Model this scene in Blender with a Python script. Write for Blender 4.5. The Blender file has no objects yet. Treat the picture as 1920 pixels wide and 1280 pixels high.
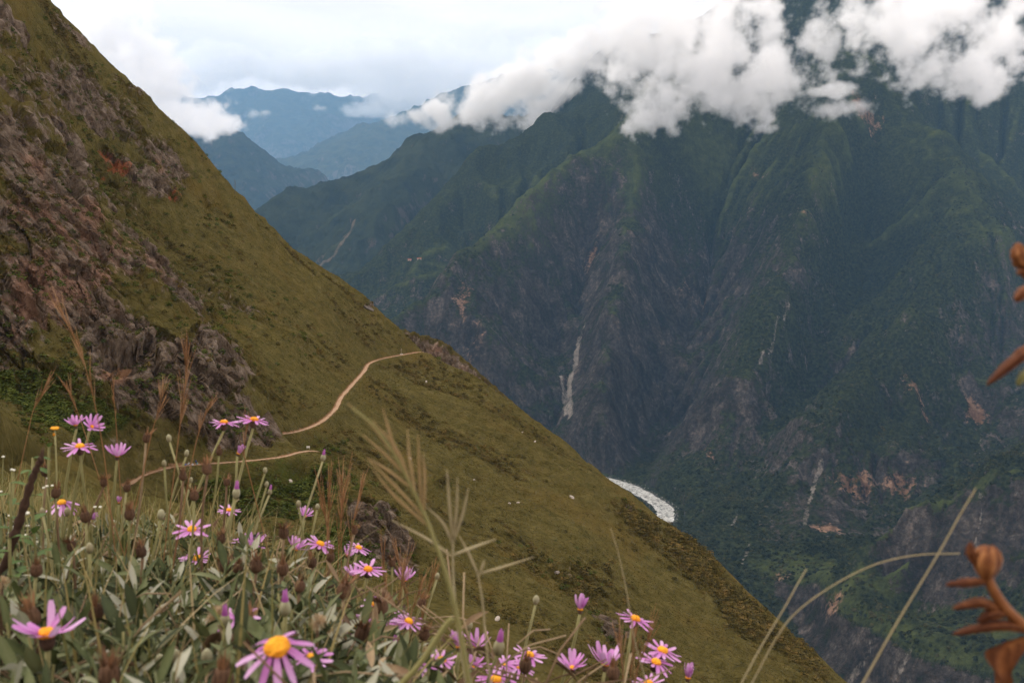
import bpy, bmesh, math, random
import numpy as np
from mathutils import Vector, Matrix

random.seed(7)
RNG = np.random.default_rng(11)
SC = bpy.context.scene
COL = SC.collection
R = math.radians

# ------------------------------------------------------------------ camera
F = 1900.0                     # focal length in pixels of the 1920 x 1280 photograph
PITCH = R(-7.0)
cam_d = bpy.data.cameras.new('camera')
cam = bpy.data.objects.new('camera', cam_d)
COL.objects.link(cam)
cam.location = (0, 0, 0)
cam.rotation_euler = (R(90) + PITCH, 0, 0)
cam_d.sensor_width = 36.0
cam_d.lens = 36.0 * F / 1920.0
cam_d.clip_start = 0.05
cam_d.clip_end = 120000.0
cam_d.dof.use_dof = True
cam_d.dof.focus_distance = 14.0
cam_d.dof.aperture_fstop = 20.0
SC.camera = cam

# ------------------------------------------------------------------ sky and sun
SUN_EL, SUN_AZ = R(52), R(-74)        # azimuth from +Y (view direction), negative = to the left
w = bpy.data.worlds.new('World')
SC.world = w
w.use_nodes = True
nt = w.node_tree
nt.nodes.clear()
def wn(t, **kw):
    n = nt.nodes.new(t)
    for k, v in kw.items():
        setattr(n, k, v)
    return n
sky = wn('ShaderNodeTexSky', sky_type='NISHITA')
sky.sun_disc = False
sky.sun_elevation = SUN_EL
sky.sun_rotation = SUN_AZ
geo = wn('ShaderNodeTexCoord')
sep = wn('ShaderNodeSeparateXYZ')
nt.links.new(geo.outputs['Generated'], sep.inputs[0])
# cloud sheet seen in perspective: direction divided by its height
zz = wn('ShaderNodeMath', operation='MAXIMUM'); zz.inputs[1].default_value = 0.0
nt.links.new(sep.outputs['Z'], zz.inputs[0])
za = wn('ShaderNodeMath', operation='ADD'); za.inputs[1].default_value = 0.11
nt.links.new(zz.outputs[0], za.inputs[0])
dx = wn('ShaderNodeMath', operation='DIVIDE'); nt.links.new(sep.outputs['X'], dx.inputs[0]); nt.links.new(za.outputs[0], dx.inputs[1])
dy = wn('ShaderNodeMath', operation='DIVIDE'); nt.links.new(sep.outputs['Y'], dy.inputs[0]); nt.links.new(za.outputs[0], dy.inputs[1])
cb = wn('ShaderNodeCombineXYZ'); nt.links.new(dx.outputs[0], cb.inputs[0]); nt.links.new(dy.outputs[0], cb.inputs[1])
n1 = wn('ShaderNodeTexNoise'); n1.inputs['Scale'].default_value = 1.15; n1.inputs['Detail'].default_value = 7.0
n1.inputs['Roughness'].default_value = 0.55; n1.inputs['Distortion'].default_value = 0.5
nt.links.new(cb.outputs[0], n1.inputs['Vector'])
rp = wn('ShaderNodeValToRGB')
rp.color_ramp.elements[0].position = 0.34; rp.color_ramp.elements[0].color = (12.8, 11.4, 10.5, 1)
rp.color_ramp.elements[1].position = 0.64; rp.color_ramp.elements[1].color = (15.6, 13.9, 12.8, 1)
nt.links.new(n1.outputs['Fac'], rp.inputs[0])
n2 = wn('ShaderNodeTexNoise'); n2.inputs['Scale'].default_value = 0.35; n2.inputs['Detail'].default_value = 4.0
nt.links.new(cb.outputs[0], n2.inputs['Vector'])
cover = wn('ShaderNodeMapRange'); cover.inputs['From Min'].default_value = 0.25; cover.inputs['From Max'].default_value = 0.5
cover.inputs['To Min'].default_value = 0.95; cover.inputs['To Max'].default_value = 1.0
nt.links.new(n2.outputs['Fac'], cover.inputs['Value'])
mx = wn('ShaderNodeMix', data_type='RGBA')
nt.links.new(cover.outputs[0], mx.inputs[0])
nt.links.new(sky.outputs[0], mx.inputs[6])
nt.links.new(rp.outputs[0], mx.inputs[7])
bg = wn('ShaderNodeBackground'); bg.inputs['Strength'].default_value = 0.1
nt.links.new(mx.outputs[2], bg.inputs['Color'])
wo = wn('ShaderNodeOutputWorld')
nt.links.new(bg.outputs[0], wo.inputs['Surface'])

sun_d = bpy.data.lights.new('sun', 'SUN')
sun_d.energy = 2.2
sun_d.angle = R(7)
sun_d.color = (1.0, 0.93, 0.82)
sun = bpy.data.objects.new('sun', sun_d)
COL.objects.link(sun)
sv = Vector((math.sin(SUN_AZ) * math.cos(SUN_EL), math.cos(SUN_AZ) * math.cos(SUN_EL), math.sin(SUN_EL)))
sun.rotation_euler = sv.to_track_quat('Z', 'Y').to_euler()

# ------------------------------------------------------------------ render settings
SC.view_settings.view_transform = 'Standard'
SC.view_settings.look = 'None'
SC.view_settings.gamma = 1.0
SC.view_settings.exposure = 0.0
SC.render.engine = 'CYCLES'
SC.cycles.use_denoising = True
SC.cycles.max_bounces = 13
SC.cycles.diffuse_bounces = 2
SC.cycles.glossy_bounces = 2
SC.cycles.transmission_bounces = 3
SC.cycles.transparent_max_bounces = 8
SC.cycles.volume_bounces = 11
SC.cycles.volume_max_steps = 256
SC.cycles.volume_step_rate = 2.0
SC.cycles.use_adaptive_sampling = True
SC.cycles.adaptive_threshold = 0.025
SC.cycles.sample_clamp_indirect = 6.0

# ------------------------------------------------------------------ helpers: placing
CP, SP = math.cos(PITCH), math.sin(PITCH)
def ray(px, py):
    """world direction through a point of the photograph, scaled so that its y is 1"""
    u, v = (px - 960.0) / F, (640.0 - py) / F
    d = np.array([u, CP - v * SP, SP + v * CP])
    return d / d[1]
def P(px, py, Y):
    return ray(px, py) * Y
def on_level(px, py, z):
    d = ray(px, py)
    return d * (z / d[2])

# ------------------------------------------------------------------ helpers: noise
def _hash(ix, iy, iz, seed):
    h = (ix.astype(np.uint32) * np.uint32(374761393) + iy.astype(np.uint32) * np.uint32(668265263)
         + iz.astype(np.uint32) * np.uint32(2147483647) + np.uint32(seed * 974711 & 0xffffffff))
    h = (h ^ (h >> np.uint32(13))) * np.uint32(1274126177)
    h = (h ^ (h >> np.uint32(16))) * np.uint32(2246822519)
    return (h ^ (h >> np.uint32(15))).astype(np.float32) / np.float32(4294967295.0)
def vnoise(x, y, z=None, seed=0):
    x = np.asarray(x, dtype=np.float64); y = np.asarray(y, dtype=np.float64)
    fx = np.floor(x); fy = np.floor(y)
    tx = (x - fx).astype(np.float32); ty = (y - fy).astype(np.float32)
    ix = fx.astype(np.int64); iy = fy.astype(np.int64)
    tx = tx * tx * tx * (tx * (tx * 6 - 15) + 10); ty = ty * ty * ty * (ty * (ty * 6 - 15) + 10)
    if z is None:
        o = np.zeros_like(ix)
        a = _hash(ix, iy, o, seed); b = _hash(ix + 1, iy, o, seed)
        c = _hash(ix, iy + 1, o, seed); d = _hash(ix + 1, iy + 1, o, seed)
        return (a + (b - a) * tx) * (1 - ty) + (c + (d - c) * tx) * ty
    z = np.asarray(z, dtype=np.float64)
    fz = np.floor(z); tz = (z - fz).astype(np.float32); iz = fz.astype(np.int64)
    tz = tz * tz * tz * (tz * (tz * 6 - 15) + 10)
    r = []
    for k in (0, 1):
        a = _hash(ix, iy, iz + k, seed); b = _hash(ix + 1, iy, iz + k, seed)
        c = _hash(ix, iy + 1, iz + k, seed); d = _hash(ix + 1, iy + 1, iz + k, seed)
        r.append((a + (b - a) * tx) * (1 - ty) + (c + (d - c) * tx) * ty)
    return r[0] + (r[1] - r[0]) * tz
def fbm(x, y, z=None, octaves=5, gain=0.5, seed=0, ridged=False):
    s = 0.0; a = 1.0; t = 0.0
    for o in range(octaves):
        n = vnoise(x, y, z, seed + o * 17)
        if ridged:
            n = 1 - np.abs(2 * n - 1)
            n = n * n
        s = s + a * n; t += a; a *= gain
        x, y = (x * 1.6 + y * 1.2) + 3.1, (y * 1.6 - x * 1.2) + 7.7
        if z is not None: z = z * 2.0 + 1.3
    return s / t
def cells(x, y, z, seed=0):
    """nearest-cell noise: per point a random offset and a random tilt for the cell it lies in, and the gap to the next cell"""
    ix = np.floor(x).astype(np.int64); iy = np.floor(y).astype(np.int64); iz = np.floor(z).astype(np.int64)
    best = np.full(x.shape, 9e9, np.float32); second = best.copy(); off = np.zeros(x.shape, np.float32); tilt = off.copy()
    for a in (-1, 0, 1):
        for b in (-1, 0, 1):
            for c in (-1, 0, 1):
                jx, jy, jz = ix + a, iy + b, iz + c
                ex = (x - jx - _hash(jx, jy, jz, seed)); ey = (y - jy - _hash(jx, jy, jz, seed + 1)); ez = (z - jz - _hash(jx, jy, jz, seed + 2))
                d = (ex * ex + ey * ey + ez * ez).astype(np.float32)
                h = _hash(jx, jy, jz, seed + 3)
                m = d < best
                second = np.where(m, best, np.minimum(second, d))
                best = np.where(m, d, best)
                off = np.where(m, h, off)
                tilt = np.where(m, ((h * 7.3) % 1 - .5) * ex + ((h * 13.7) % 1 - .5) * ey + ((h * 29.1) % 1 - .5) * ez, tilt)
    return off, tilt, np.sqrt(second) - np.sqrt(best)
def sstep(a, b, x):
    t = np.clip((x - a) / (b - a), 0, 1)
    return t * t * (3 - 2 * t)

class RBF:
    """surface z(x, y) through given points, creased like ridges and valleys"""
    def __init__(self, pts, c=0.0, smooth=0.0):
        p = np.asarray(pts, float)
        self.xy = p[:, :2]; self.s = np.abs(self.xy).max(); self.c = c / self.s
        q = self.xy / self.s
        n = len(p)
        D = np.sqrt(((q[:, None] - q[None]) ** 2).sum(-1) + self.c ** 2)
        A = np.zeros((n + 3, n + 3)); A[:n, :n] = -D + np.eye(n) * smooth
        A[:n, n] = 1; A[:n, n + 1:] = q; A[n, :n] = 1; A[n + 1:, :n] = q.T
        self.w = np.linalg.lstsq(A, np.concatenate([p[:, 2], [0, 0, 0]]), rcond=None)[0]
    def __call__(self, x, y):
        sh = np.shape(x); q = np.stack([np.ravel(x), np.ravel(y)], 1) / self.s
        out = np.empty(len(q)); Q = self.xy / self.s; n = len(Q)
        for i in range(0, len(q), 40000):
            a = q[i:i + 40000]
            D = np.sqrt((a[:, 0:1] - Q[:, 0]) ** 2 + (a[:, 1:2] - Q[:, 1]) ** 2 + self.c ** 2)
            out[i:i + 40000] = -D @ self.w[:n] + self.w[n] + a @ self.w[n + 1:]
        return out.reshape(sh)

def dense(line, n=4):
    """points along a polyline of world points"""
    out = []
    for a, b in zip(line[:-1], line[1:]):
        for k in range(n):
            out.append(np.asarray(a) + (np.asarray(b) - np.asarray(a)) * k / n)
    out.append(np.asarray(line[-1]))
    return out
def poly_dist(x, y, line):
    """distance of points to a polyline in plan, and the height of the line there"""
    best = np.full(np.shape(x), 1e9); zz = np.zeros(np.shape(x))
    for a, b in zip(line[:-1], line[1:]):
        d = np.asarray(b) - np.asarray(a); L = d[0] ** 2 + d[1] ** 2 + 1e-12
        t = np.clip(((x - a[0]) * d[0] + (y - a[1]) * d[1]) / L, 0, 1)
        e = np.hypot(x - a[0] - t * d[0], y - a[1] - t * d[1])
        m = e < best
        best = np.where(m, e, best); zz = np.where(m, a[2] + t * d[2], zz)
    return best, zz
def smooth_line(pts, n=8):
    p = [np.asarray(q, float) for q in pts]; p = [2 * p[0] - p[1]] + p + [2 * p[-1] - p[-2]]; out = []
    for i in range(1, len(p) - 2):
        a, b, c, d = p[i - 1:i + 3]
        for k in range(n):
            t = k / n
            out.append(.5 * (2 * b + (c - a) * t + (2 * a - 5 * b + 4 * c - d) * t * t + (3 * b - a - 3 * c + d) * t ** 3))
    out.append(p[-2])
    return out

# ------------------------------------------------------------------ helpers: objects
def tag(o, label=None, cat=None, group=None, kind=None):
    if label: o['label'] = label
    if cat: o['category'] = cat
    if group: o['group'] = group
    if kind: o['kind'] = kind
    return o
def link(name, data, parent=None):
    o = bpy.data.objects.new(name, data)
    COL.objects.link(o)
    if parent: o.parent = parent
    return o
def mesh_np(name, V, Fq, mat, smooth=True, attrs=None):
    """mesh from arrays; Fq is (n,3) or (n,4)"""
    me = bpy.data.meshes.new(name)
    V = np.ascontiguousarray(V, np.float32); Fq = np.ascontiguousarray(Fq, np.int32)
    k = Fq.shape[1]
    me.vertices.add(len(V)); me.vertices.foreach_set('co', V.ravel())
    me.loops.add(Fq.size); me.loops.foreach_set('vertex_index', Fq.ravel())
    me.polygons.add(len(Fq)); me.polygons.foreach_set('loop_start', np.arange(0, Fq.size, k, dtype=np.int32))
    me.polygons.foreach_set('use_smooth', np.full(len(Fq), smooth, dtype=bool))
    me.update(calc_edges=True)
    for key, val in (attrs or {}).items():
        val = np.ascontiguousarray(val, np.float32)
        if val.ndim == 2:
            a = me.attributes.new(key, 'FLOAT_COLOR' if val.shape[1] == 4 else 'FLOAT_VECTOR', 'POINT')
            a.data.foreach_set('color' if val.shape[1] == 4 else 'vector', val.ravel())
        else:
            a = me.attributes.new(key, 'FLOAT', 'POINT'); a.data.foreach_set('value', val)
    if mat: me.materials.append(mat)
    return me
def grid_faces(nr, nc):
    i = np.arange(nr - 1)[:, None] * nc + np.arange(nc - 1)[None]
    return np.stack([i, i + 1, i + 1 + nc, i + nc], -1).reshape(-1, 4)

class Mat:
    """small builder for node materials"""
    def __init__(self, name, spec=.2):
        self.m = bpy.data.materials.new(name); self.m.use_nodes = True
        self.t = self.m.node_tree; self.b = self.t.nodes['Principled BSDF']; self.out = self.t.nodes['Material Output']
        self.b.inputs['Specular IOR Level'].default_value = spec
    def n(self, typ, ins=None, **kw):
        nd = self.t.nodes.new(typ)
        for k, v in kw.items(): setattr(nd, k, v)
        for k, v in (ins or {}).items():
            if hasattr(v, 'is_output') or isinstance(v, bpy.types.NodeSocket): self.t.links.new(v, nd.inputs[k])
            else: nd.inputs[k].default_value = v
        return nd
    def attr(self, name, out='Fac'): return self.n('ShaderNodeAttribute', attribute_name=name).outputs[out]
    def noise(self, scale, detail=4, rough=.55, vec=None, dist=0.0):
        ins = {'Scale': scale, 'Detail': detail, 'Roughness': rough, 'Distortion': dist}
        if vec is not None: ins['Vector'] = vec
        return self.n('ShaderNodeTexNoise', ins).outputs['Fac']
    def pos(self, scale=(1, 1, 1), rot=(0, 0, 0)):
        g = self.n('ShaderNodeTexCoord').outputs['Object']
        return self.n('ShaderNodeMapping', {'Vector': g, 'Scale': scale, 'Rotation': rot}).outputs[0]
    def math(self, op, a, b=0.0, clamp=False):
        return self.n('ShaderNodeMath', {0: a, 1: b}, operation=op, use_clamp=clamp).outputs[0]
    def rng(self, v, a, b, c=0.0, d=1.0):
        return self.n('ShaderNodeMapRange', {'Value': v, 'From Min': a, 'From Max': b, 'To Min': c, 'To Max': d}, interpolation_type='SMOOTHSTEP').outputs[0]
    def mix(self, f, a, b, mode='MIX'):
        nd = self.n('ShaderNodeMix', data_type='RGBA', blend_type=mode)
        for k, v in ((0, f), (6, a), (7, b)):
            if isinstance(v, bpy.types.NodeSocket): self.t.links.new(v, nd.inputs[k])
            else: nd.inputs[k].default_value = v if k == 0 else (tuple(v) + (1,) if len(v) == 3 else v)
        return nd.outputs[2]
    def ramp(self, f, stops):
        nd = self.n('ShaderNodeValToRGB', {0: f}); e = nd.color_ramp.elements
        while len(e) < len(stops): e.new(0.5)
        for k, (p, c) in enumerate(stops): e[k].position = p; e[k].color = tuple(c) + (1,)
        return nd.outputs[0]
    def bump(self, h, strength, dist):
        b = self.n('ShaderNodeBump', {'Height': h, 'Strength': strength, 'Distance': dist})
        self.t.links.new(b.outputs[0], self.b.inputs['Normal'])
    def color(self, c, rough=0.9):
        if isinstance(c, bpy.types.NodeSocket): self.t.links.new(c, self.b.inputs['Base Color'])
        else: self.b.inputs['Base Color'].default_value = tuple(c) + (1,)
        self.b.inputs['Roughness'].default_value = rough
        return self.m

# ================================================================== materials of the land
def mat_massif():
    M = Mat('mountain_cover', 0.0)
    p = M.pos()
    big = M.noise(0.0035, 6, .6, p)
    mid = M.noise(0.018, 5, .6, p)
    tree = M.n('ShaderNodeTexVoronoi', {'Vector': p, 'Scale': 0.06}).outputs['Distance']
    fine = M.noise(0.09, 4, .65, p)
    streak = M.math('ADD', M.math('MULTIPLY', M.noise(0.013, 9, .68, M.pos(scale=(1.0, 1.0, .45)), .6), .62), M.math('MULTIPLY', M.noise(.06, 5, .7, p), .38))
    forest = M.ramp(M.math('ADD', M.math('MULTIPLY', fine, .6), M.math('MULTIPLY', tree, .35)),
                    [(.22, (.005, .007, .004)), (.45, (.016, .020, .009)), (.62, (.031, .037, .014)), (.8, (.054, .056, .022))])
    grass = M.ramp(M.math('ADD', M.math('MULTIPLY', mid, .6), M.math('MULTIPLY', fine, .4)),
                   [(.3, (.026, .034, .012)), (.55, (.050, .060, .019)), (.75, (.085, .085, .030))])
    rock = M.ramp(streak, [(.36, (.006, .005, .0045)), (.47, (.022, .0185, .016)), (.55, (.045, .037, .032)), (.66, (.13, .105, .088))])
    rust = M.ramp(streak, [(.38, (.05, .026, .016)), (.5, (.13, .072, .044)), (.64, (.26, .16, .105))])
    wr = M.math('ADD', M.attr('rock'), M.math('MULTIPLY', M.math('SUBTRACT', streak, .5), 2.2))
    wr = M.math('ADD', wr, M.math('MULTIPLY', M.math('SUBTRACT', fine, .5), .7))
    wg = M.math('ADD', M.attr('grass'), M.math('MULTIPLY', M.math('SUBTRACT', mid, .5), 1.1))
    c = M.mix(M.rng(wg, .25, .95), forest, grass)
    c = M.mix(M.rng(wr, .42, .66), c, rock)
    wo = M.math('ADD', M.attr('rust'), M.math('MULTIPLY', M.math('SUBTRACT', streak, .5), 2.6))
    c = M.mix(M.rng(wo, .42, .72), c, rust)
    ws = M.math('ADD', M.attr('scar'), M.math('MULTIPLY', M.math('ADD', M.math('SUBTRACT', fine, .5), M.math('SUBTRACT', mid, .5)), 1.3))
    c = M.mix(M.rng(ws, .5, .95), c, M.ramp(streak, [(.40, (.06, .052, .044)), (.6, (.23, .20, .17))]))
    M.bump(M.math('ADD', M.math('MULTIPLY', fine, .7), M.math('ADD', M.math('MULTIPLY', tree, -.35), M.math('MULTIPLY', streak, .6))), .9, 11.0)
    return M.color(c, .95)
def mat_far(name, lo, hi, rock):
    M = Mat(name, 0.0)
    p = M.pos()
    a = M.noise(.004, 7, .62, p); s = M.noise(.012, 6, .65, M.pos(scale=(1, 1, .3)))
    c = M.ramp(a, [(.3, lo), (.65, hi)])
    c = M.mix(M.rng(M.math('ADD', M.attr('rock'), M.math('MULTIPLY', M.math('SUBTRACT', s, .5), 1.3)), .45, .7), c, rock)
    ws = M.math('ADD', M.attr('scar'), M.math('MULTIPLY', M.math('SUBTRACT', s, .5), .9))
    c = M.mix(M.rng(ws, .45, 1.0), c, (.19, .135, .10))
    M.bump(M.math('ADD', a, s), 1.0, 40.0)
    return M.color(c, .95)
def mat_hillside():
    M = Mat('grassy_hillside', 0.0)
    p = M.pos()
    big = M.noise(.025, 4, .6, p); mid = M.noise(.16, 5, .62, p); fine = M.noise(1.1, 5, .7, p)
    down = M.noise(.22, 5, .65, M.pos(scale=(.35, 1.0, .35), rot=(0, R(40), 0)))
    t = M.math('ADD', M.math('MULTIPLY', mid, .45), M.math('ADD', M.math('MULTIPLY', fine, .35), M.math('MULTIPLY', down, .2)))
    grass = M.ramp(t, [(.32, (.035, .030, .011)), (.44, (.078, .065, .021)), (.55, (.115, .094, .032)), (.70, (.182, .144, .058))])
    grass = M.mix(M.rng(big, .5, .72, 0, .6), grass, (.125, .088, .026))
    lush = M.ramp(t, [(.32, (.018, .026, .006)), (.55, (.05, .062, .013)), (.75, (.095, .10, .026))])
    grass = M.mix(M.rng(M.math('ADD', M.attr('lush'), M.math('MULTIPLY', M.math('SUBTRACT', mid, .5), 1.8)), .3, .9, 0, .8), grass, lush)
    scrub = M.ramp(t, [(.3, (.03, .025, .010)), (.5, (.075, .055, .02)), (.72, (.135, .095, .035))])
    grass = M.mix(M.rng(M.math('ADD', M.attr('scrub'), M.math('MULTIPLY', M.math('SUBTRACT', mid, .5), 1.2)), .35, .75), grass, scrub)
    rs = M.pos(scale=(.7, 1.0, .45), rot=(0, R(38), 0))
    st = M.noise(.32, 7, .66, rs); st2 = M.noise(.07, 4, .6, rs)
    crack = M.n('ShaderNodeTexVoronoi', {'Vector': rs, 'Scale': .32}, feature='DISTANCE_TO_EDGE').outputs['Distance']
    grey = M.ramp(st, [(.29, (.022, .014, .009)), (.42, (.090, .064, .045)), (.56, (.165, .124, .092)), (.74, (.30, .24, .195))])
    pink = M.ramp(st, [(.28, (.06, .033, .022)), (.5, (.205, .118, .080)), (.7, (.37, .23, .165))])
    rock = M.mix(M.rng(M.math('ADD', M.attr('ochre'), M.math('MULTIPLY', M.math('SUBTRACT', st2, .5), 1.8)), .35, .7), grey, pink)
    redw = M.rng(M.math('ADD', M.attr('red'), M.math('MULTIPLY', M.math('SUBTRACT', st, .5), .9)), .4, .62)
    rock = M.mix(redw, rock, (.24, .085, .04))
    lich = M.noise(1.7, 4, .7, p)
    rock = M.mix(M.rng(lich, .58, .72, 0, .5), rock, (.06, .048, .022))
    rock = M.mix(M.rng(M.noise(2.6, 3, .6, p), .66, .72, 0, .6), rock, (.34, .32, .29))
    wr = M.math('ADD', M.attr('rock'), M.math('MULTIPLY', M.math('SUBTRACT', st, .5), .9))
    wr = M.math('ADD', wr, M.math('MULTIPLY', M.math('SUBTRACT', mid, .5), .7))
    c = M.mix(M.rng(wr, .42, .60), grass, rock)
    earth = M.math('ADD', M.attr('earth'), M.math('MULTIPLY', M.math('SUBTRACT', fine, .5), .9))
    c = M.mix(M.rng(earth, .42, .62), c, (.27, .15, .085))
    spots = M.noise(.5, 3, .6, p)
    c = M.mix(M.rng(spots, .72, .77, 0, .6), c, (.22, .13, .085))
    h = M.math('ADD', M.math('MULTIPLY', fine, .5), M.math('ADD', M.math('MULTIPLY', st, .7), M.math('MULTIPLY', M.rng(crack, 0, .12), .25)))
    M.bump(h, 1.0, 1.7)
    return M.color(c, .95)

# ================================================================== the far side of the canyon: massif, river gorge, terraces
def world(pts): return [P(*q) for q in pts]
river_line = [(-3200, 6900, -1060), (-2000, 5500, -1075), (-900, 4750, -1085), (-300, 4520, -1092), (200, 4330, -1096), (380, 4180, -1099),
              tuple(on_level(1178, 912, -1100)), tuple(on_level(1212, 930, -1101)), tuple(on_level(1243, 951, -1102)), tuple(on_level(1246, 972, -1103)), tuple(on_level(1226, 1005, -1104)), tuple(on_level(1330, 1105, -1115)), (600, 2600, -1135), (560, 2200, -1150), (530, 1800, -1160), (500, 1200, -1175)]
lines = []
lines += dense(river_line, 4)
# crest that runs up from behind the green spur into the cloud
crest_l = world([(690, 680, 4650), (760, 600, 4800), (880, 475, 5200), (1000, 385, 5600), (1075, 312, 5850), (1140, 245, 6050), (1190, 190, 6200), (1228, 148, 6350), (1320, 90, 6700), (1420, 20, 7300)])
lines += dense(crest_l, 3)
lines += dense(world([(880, 480, 5150), (868, 590, 4850), (885, 690, 4600), (920, 760, 4450)]), 3)                                   # rock buttress
lines += dense(world([(960, 450, 5350), (965, 600, 5000), (985, 720, 4680), (1000, 790, 4520)]), 2)
lines += dense(world([(1094, 420, 5700), (1082, 600, 5280), (1078, 700, 4900), (1050, 800, 4520)]), 3)             # landslide gully
lines += dense(world([(1225, 200, 6220), (1190, 380, 5620), (1160, 560, 4960), (1140, 720, 4440), (1120, 840, 4220)]), 3)
lines += dense(world([(1400, 200, 6700), (1330, 310, 6250), (1300, 420, 6000), (1306, 540, 5680), (1250, 680, 5080), (1195, 830, 4540), (1178, 890, 4170)]), 3)   # middle gully
crest_c = world([(1640, 128, 6300), (1590, 250, 5850), (1545, 380, 5360), (1485, 560, 4680), (1420, 720, 4190), (1340, 860, 3880), (1275, 945, 3720)])
lines += dense(crest_c, 3)
lines += dense(world([(1610, 350, 5850), (1565, 500, 5330), (1505, 680, 4630), (1425, 830, 4080), (1325, 935, 3640)]), 3)
lines += dense(world([(1640, 128, 6300), (1720, 220, 6000), (1790, 312, 5600), (1770, 430, 4980), (1720, 580, 4400), (1640, 725, 3970), (1530, 860, 3630), (1450, 940, 3470), (1350, 1003, 3310)]), 3)
lines += dense(world([(1790, 312, 5600), (1835, 350, 5400), (1868, 415, 5150), (1895, 470, 4950), (1885, 560, 4700), (1800, 700, 4280), (1745, 800, 3900), (1690, 870, 3600)]), 3)
lines += dense(world([(1700, 640, 4420), (1660, 780, 3960), (1600, 880, 3630), (1570, 950, 3400)]), 2)
lines += dense(world([(1935, 420, 5900), (1960, 560, 5200), (1930, 680, 4500), (1850, 800, 4000), (1760, 900, 3600), (1690, 990, 3280), (1632, 1056, 3000)]), 3)  # side gorge
lines += dense(world([(1770, 250, 6700), (1840, 300, 6600), (1935, 330, 6500), (2050, 350, 6500)]), 2)
lines += dense(world([(1628, 1030, 2790), (1660, 1000, 2770), (1700, 962, 2750), (1740, 945, 2745), (1780, 938, 2740), (1815, 915, 2735), (1850, 890, 2730), (1925, 876, 2720), (2060, 780, 2800), (2300, 600, 3100)]), 3)  # near right ridge
lines += dense(world([(1655, 1068, 2740), (1720, 1066, 2660), (1800, 1085, 2560), (1900, 1110, 2430), (2000, 1120, 2360)]), 2)
lines += dense(world([(1500, 1045, 3090), (1560, 1000, 3220), (1600, 1040, 3050)]), 2)
lines += dense(world([(1275, 1000, 3330), (1330, 1035, 3200), (1400, 1065, 3090), (1450, 1075, 3040)]), 2)
terr_edge = world([(1500, 1088, 2960), (1535, 1085, 2880), (1572, 1140, 2660), (1640, 1180, 2480), (1720, 1222, 2310), (1820, 1250, 2200), (1960, 1290, 2060)])
lines += dense(terr_edge, 3)
lines += dense(world([(1560, 1072, 2960), (1650, 1100, 2800), (1750, 1150, 2560), (1850, 1200, 2340), (2000, 1250, 2150)]), 3)
lines += dense([(q[0] - 36, q[1] - 16, q[2] - 92) for q in terr_edge[1:]], 2)
# summits above the cloud, far flank and our own bank of the river
lines += [P(1640, 60, 6900), P(1800, 20, 7400), P(1920, -40, 7600), P(1500, -60, 8000), P(1700, -120, 8200), P(2100, -100, 8000), P(2400, 100, 7000), P(2400, 400, 5000)]
lines += [(700, 8600, 1300), (1500, 9200, 1500), (-200, 7600, 100), (-1200, 6800, -500), (-2600, 8200, -300), (2600, 9200, 1700), (4200, 6000, 900), (4000, 3000, 0)]
lines += [(300, 2600, -960), (100, 2000, -900), (80, 3300, -1000), (50, 3900, -1010), (-300, 4150, -1000), (-900, 4300, -930), (-2000, 4600, -800), (380, 3500, -1085), (440, 3000, -1080)]
# second ridge behind the nearest crest
lines += dense(world([(1140, 190, 7900), (1060, 222, 7700), (1000, 245, 7500), (940, 272, 7350), (885, 302, 7200), (825, 348, 7000), (770, 400, 6850), (730, 450, 6700), (690, 520, 6450), (650, 590, 6200)]), 3)
lines += dense(world([(905, 340, 7050), (860, 440, 6550), (800, 520, 6150), (740, 600, 5850)]), 3)
lines += dense(world([(1180, 290, 6900), (1120, 345, 6650), (1000, 455, 6200), (900, 530, 5850), (800, 620, 5500), (740, 680, 5200)]), 3)
lines += dense(world([(760, 430, 7050), (700, 500, 6800), (620, 560, 6500)]), 2)
lines += [(-2600, 6700, -950), (-2200, 8300, -900), (-1500, 7900, -750), (-600, 8600, -350), (-3500, 8000, -950), (-4300, 8600, -900)]
massif_f = RBF(lines, c=25)

NXM, NYM = 660, 690
U0, U1, YM0, YM1 = -.53, .57, 1900.0, 8700.0
LY0, LY1 = math.log(YM0), math.log(YM1)
def lat(nx, ny):
    U, L = np.meshgrid(np.linspace(U0, U1, nx), np.linspace(LY0, LY1, ny)); Y = np.exp(L)
    return U * Y, Y
def bilin(H, x, y, x0, x1, y0, y1):
    ny, nx = H.shape
    u = np.clip((x - x0) / (x1 - x0) * (nx - 1), 0, nx - 1.001); v = np.clip((y - y0) / (y1 - y0) * (ny - 1), 0, ny - 1.001)
    i = u.astype(int); j = v.astype(int); fu = u - i; fv = v - j
    return (H[j, i] * (1 - fu) + H[j, i + 1] * fu) * (1 - fv) + (H[j + 1, i] * (1 - fu) + H[j + 1, i + 1] * fu) * fv
def bicub(H, x, y, x0, x1, y0, y1):
    """smooth resampling of a coarse grid"""
    ny, nx = H.shape
    u = np.clip((x - x0) / (x1 - x0) * (nx - 1), 0, nx - 1.001); v = np.clip((y - y0) / (y1 - y0) * (ny - 1), 0, ny - 1.001)
    i = u.astype(int); j = v.astype(int); fu = u - i; fv = v - j
    def wts(t): return (-.5 * t + t * t - .5 * t ** 3, 1 - 2.5 * t * t + 1.5 * t ** 3, .5 * t + 2 * t * t - 1.5 * t ** 3, -.5 * t * t + .5 * t ** 3)
    wu, wv = wts(fu), wts(fv); out = 0
    for b in range(4):
        jj = np.clip(j + b - 1, 0, ny - 1); row = 0
        for a in range(4): row = row + wu[a] * H[jj, np.clip(i + a - 1, 0, nx - 1)]
        out = out + wv[b] * row
    return out

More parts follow.
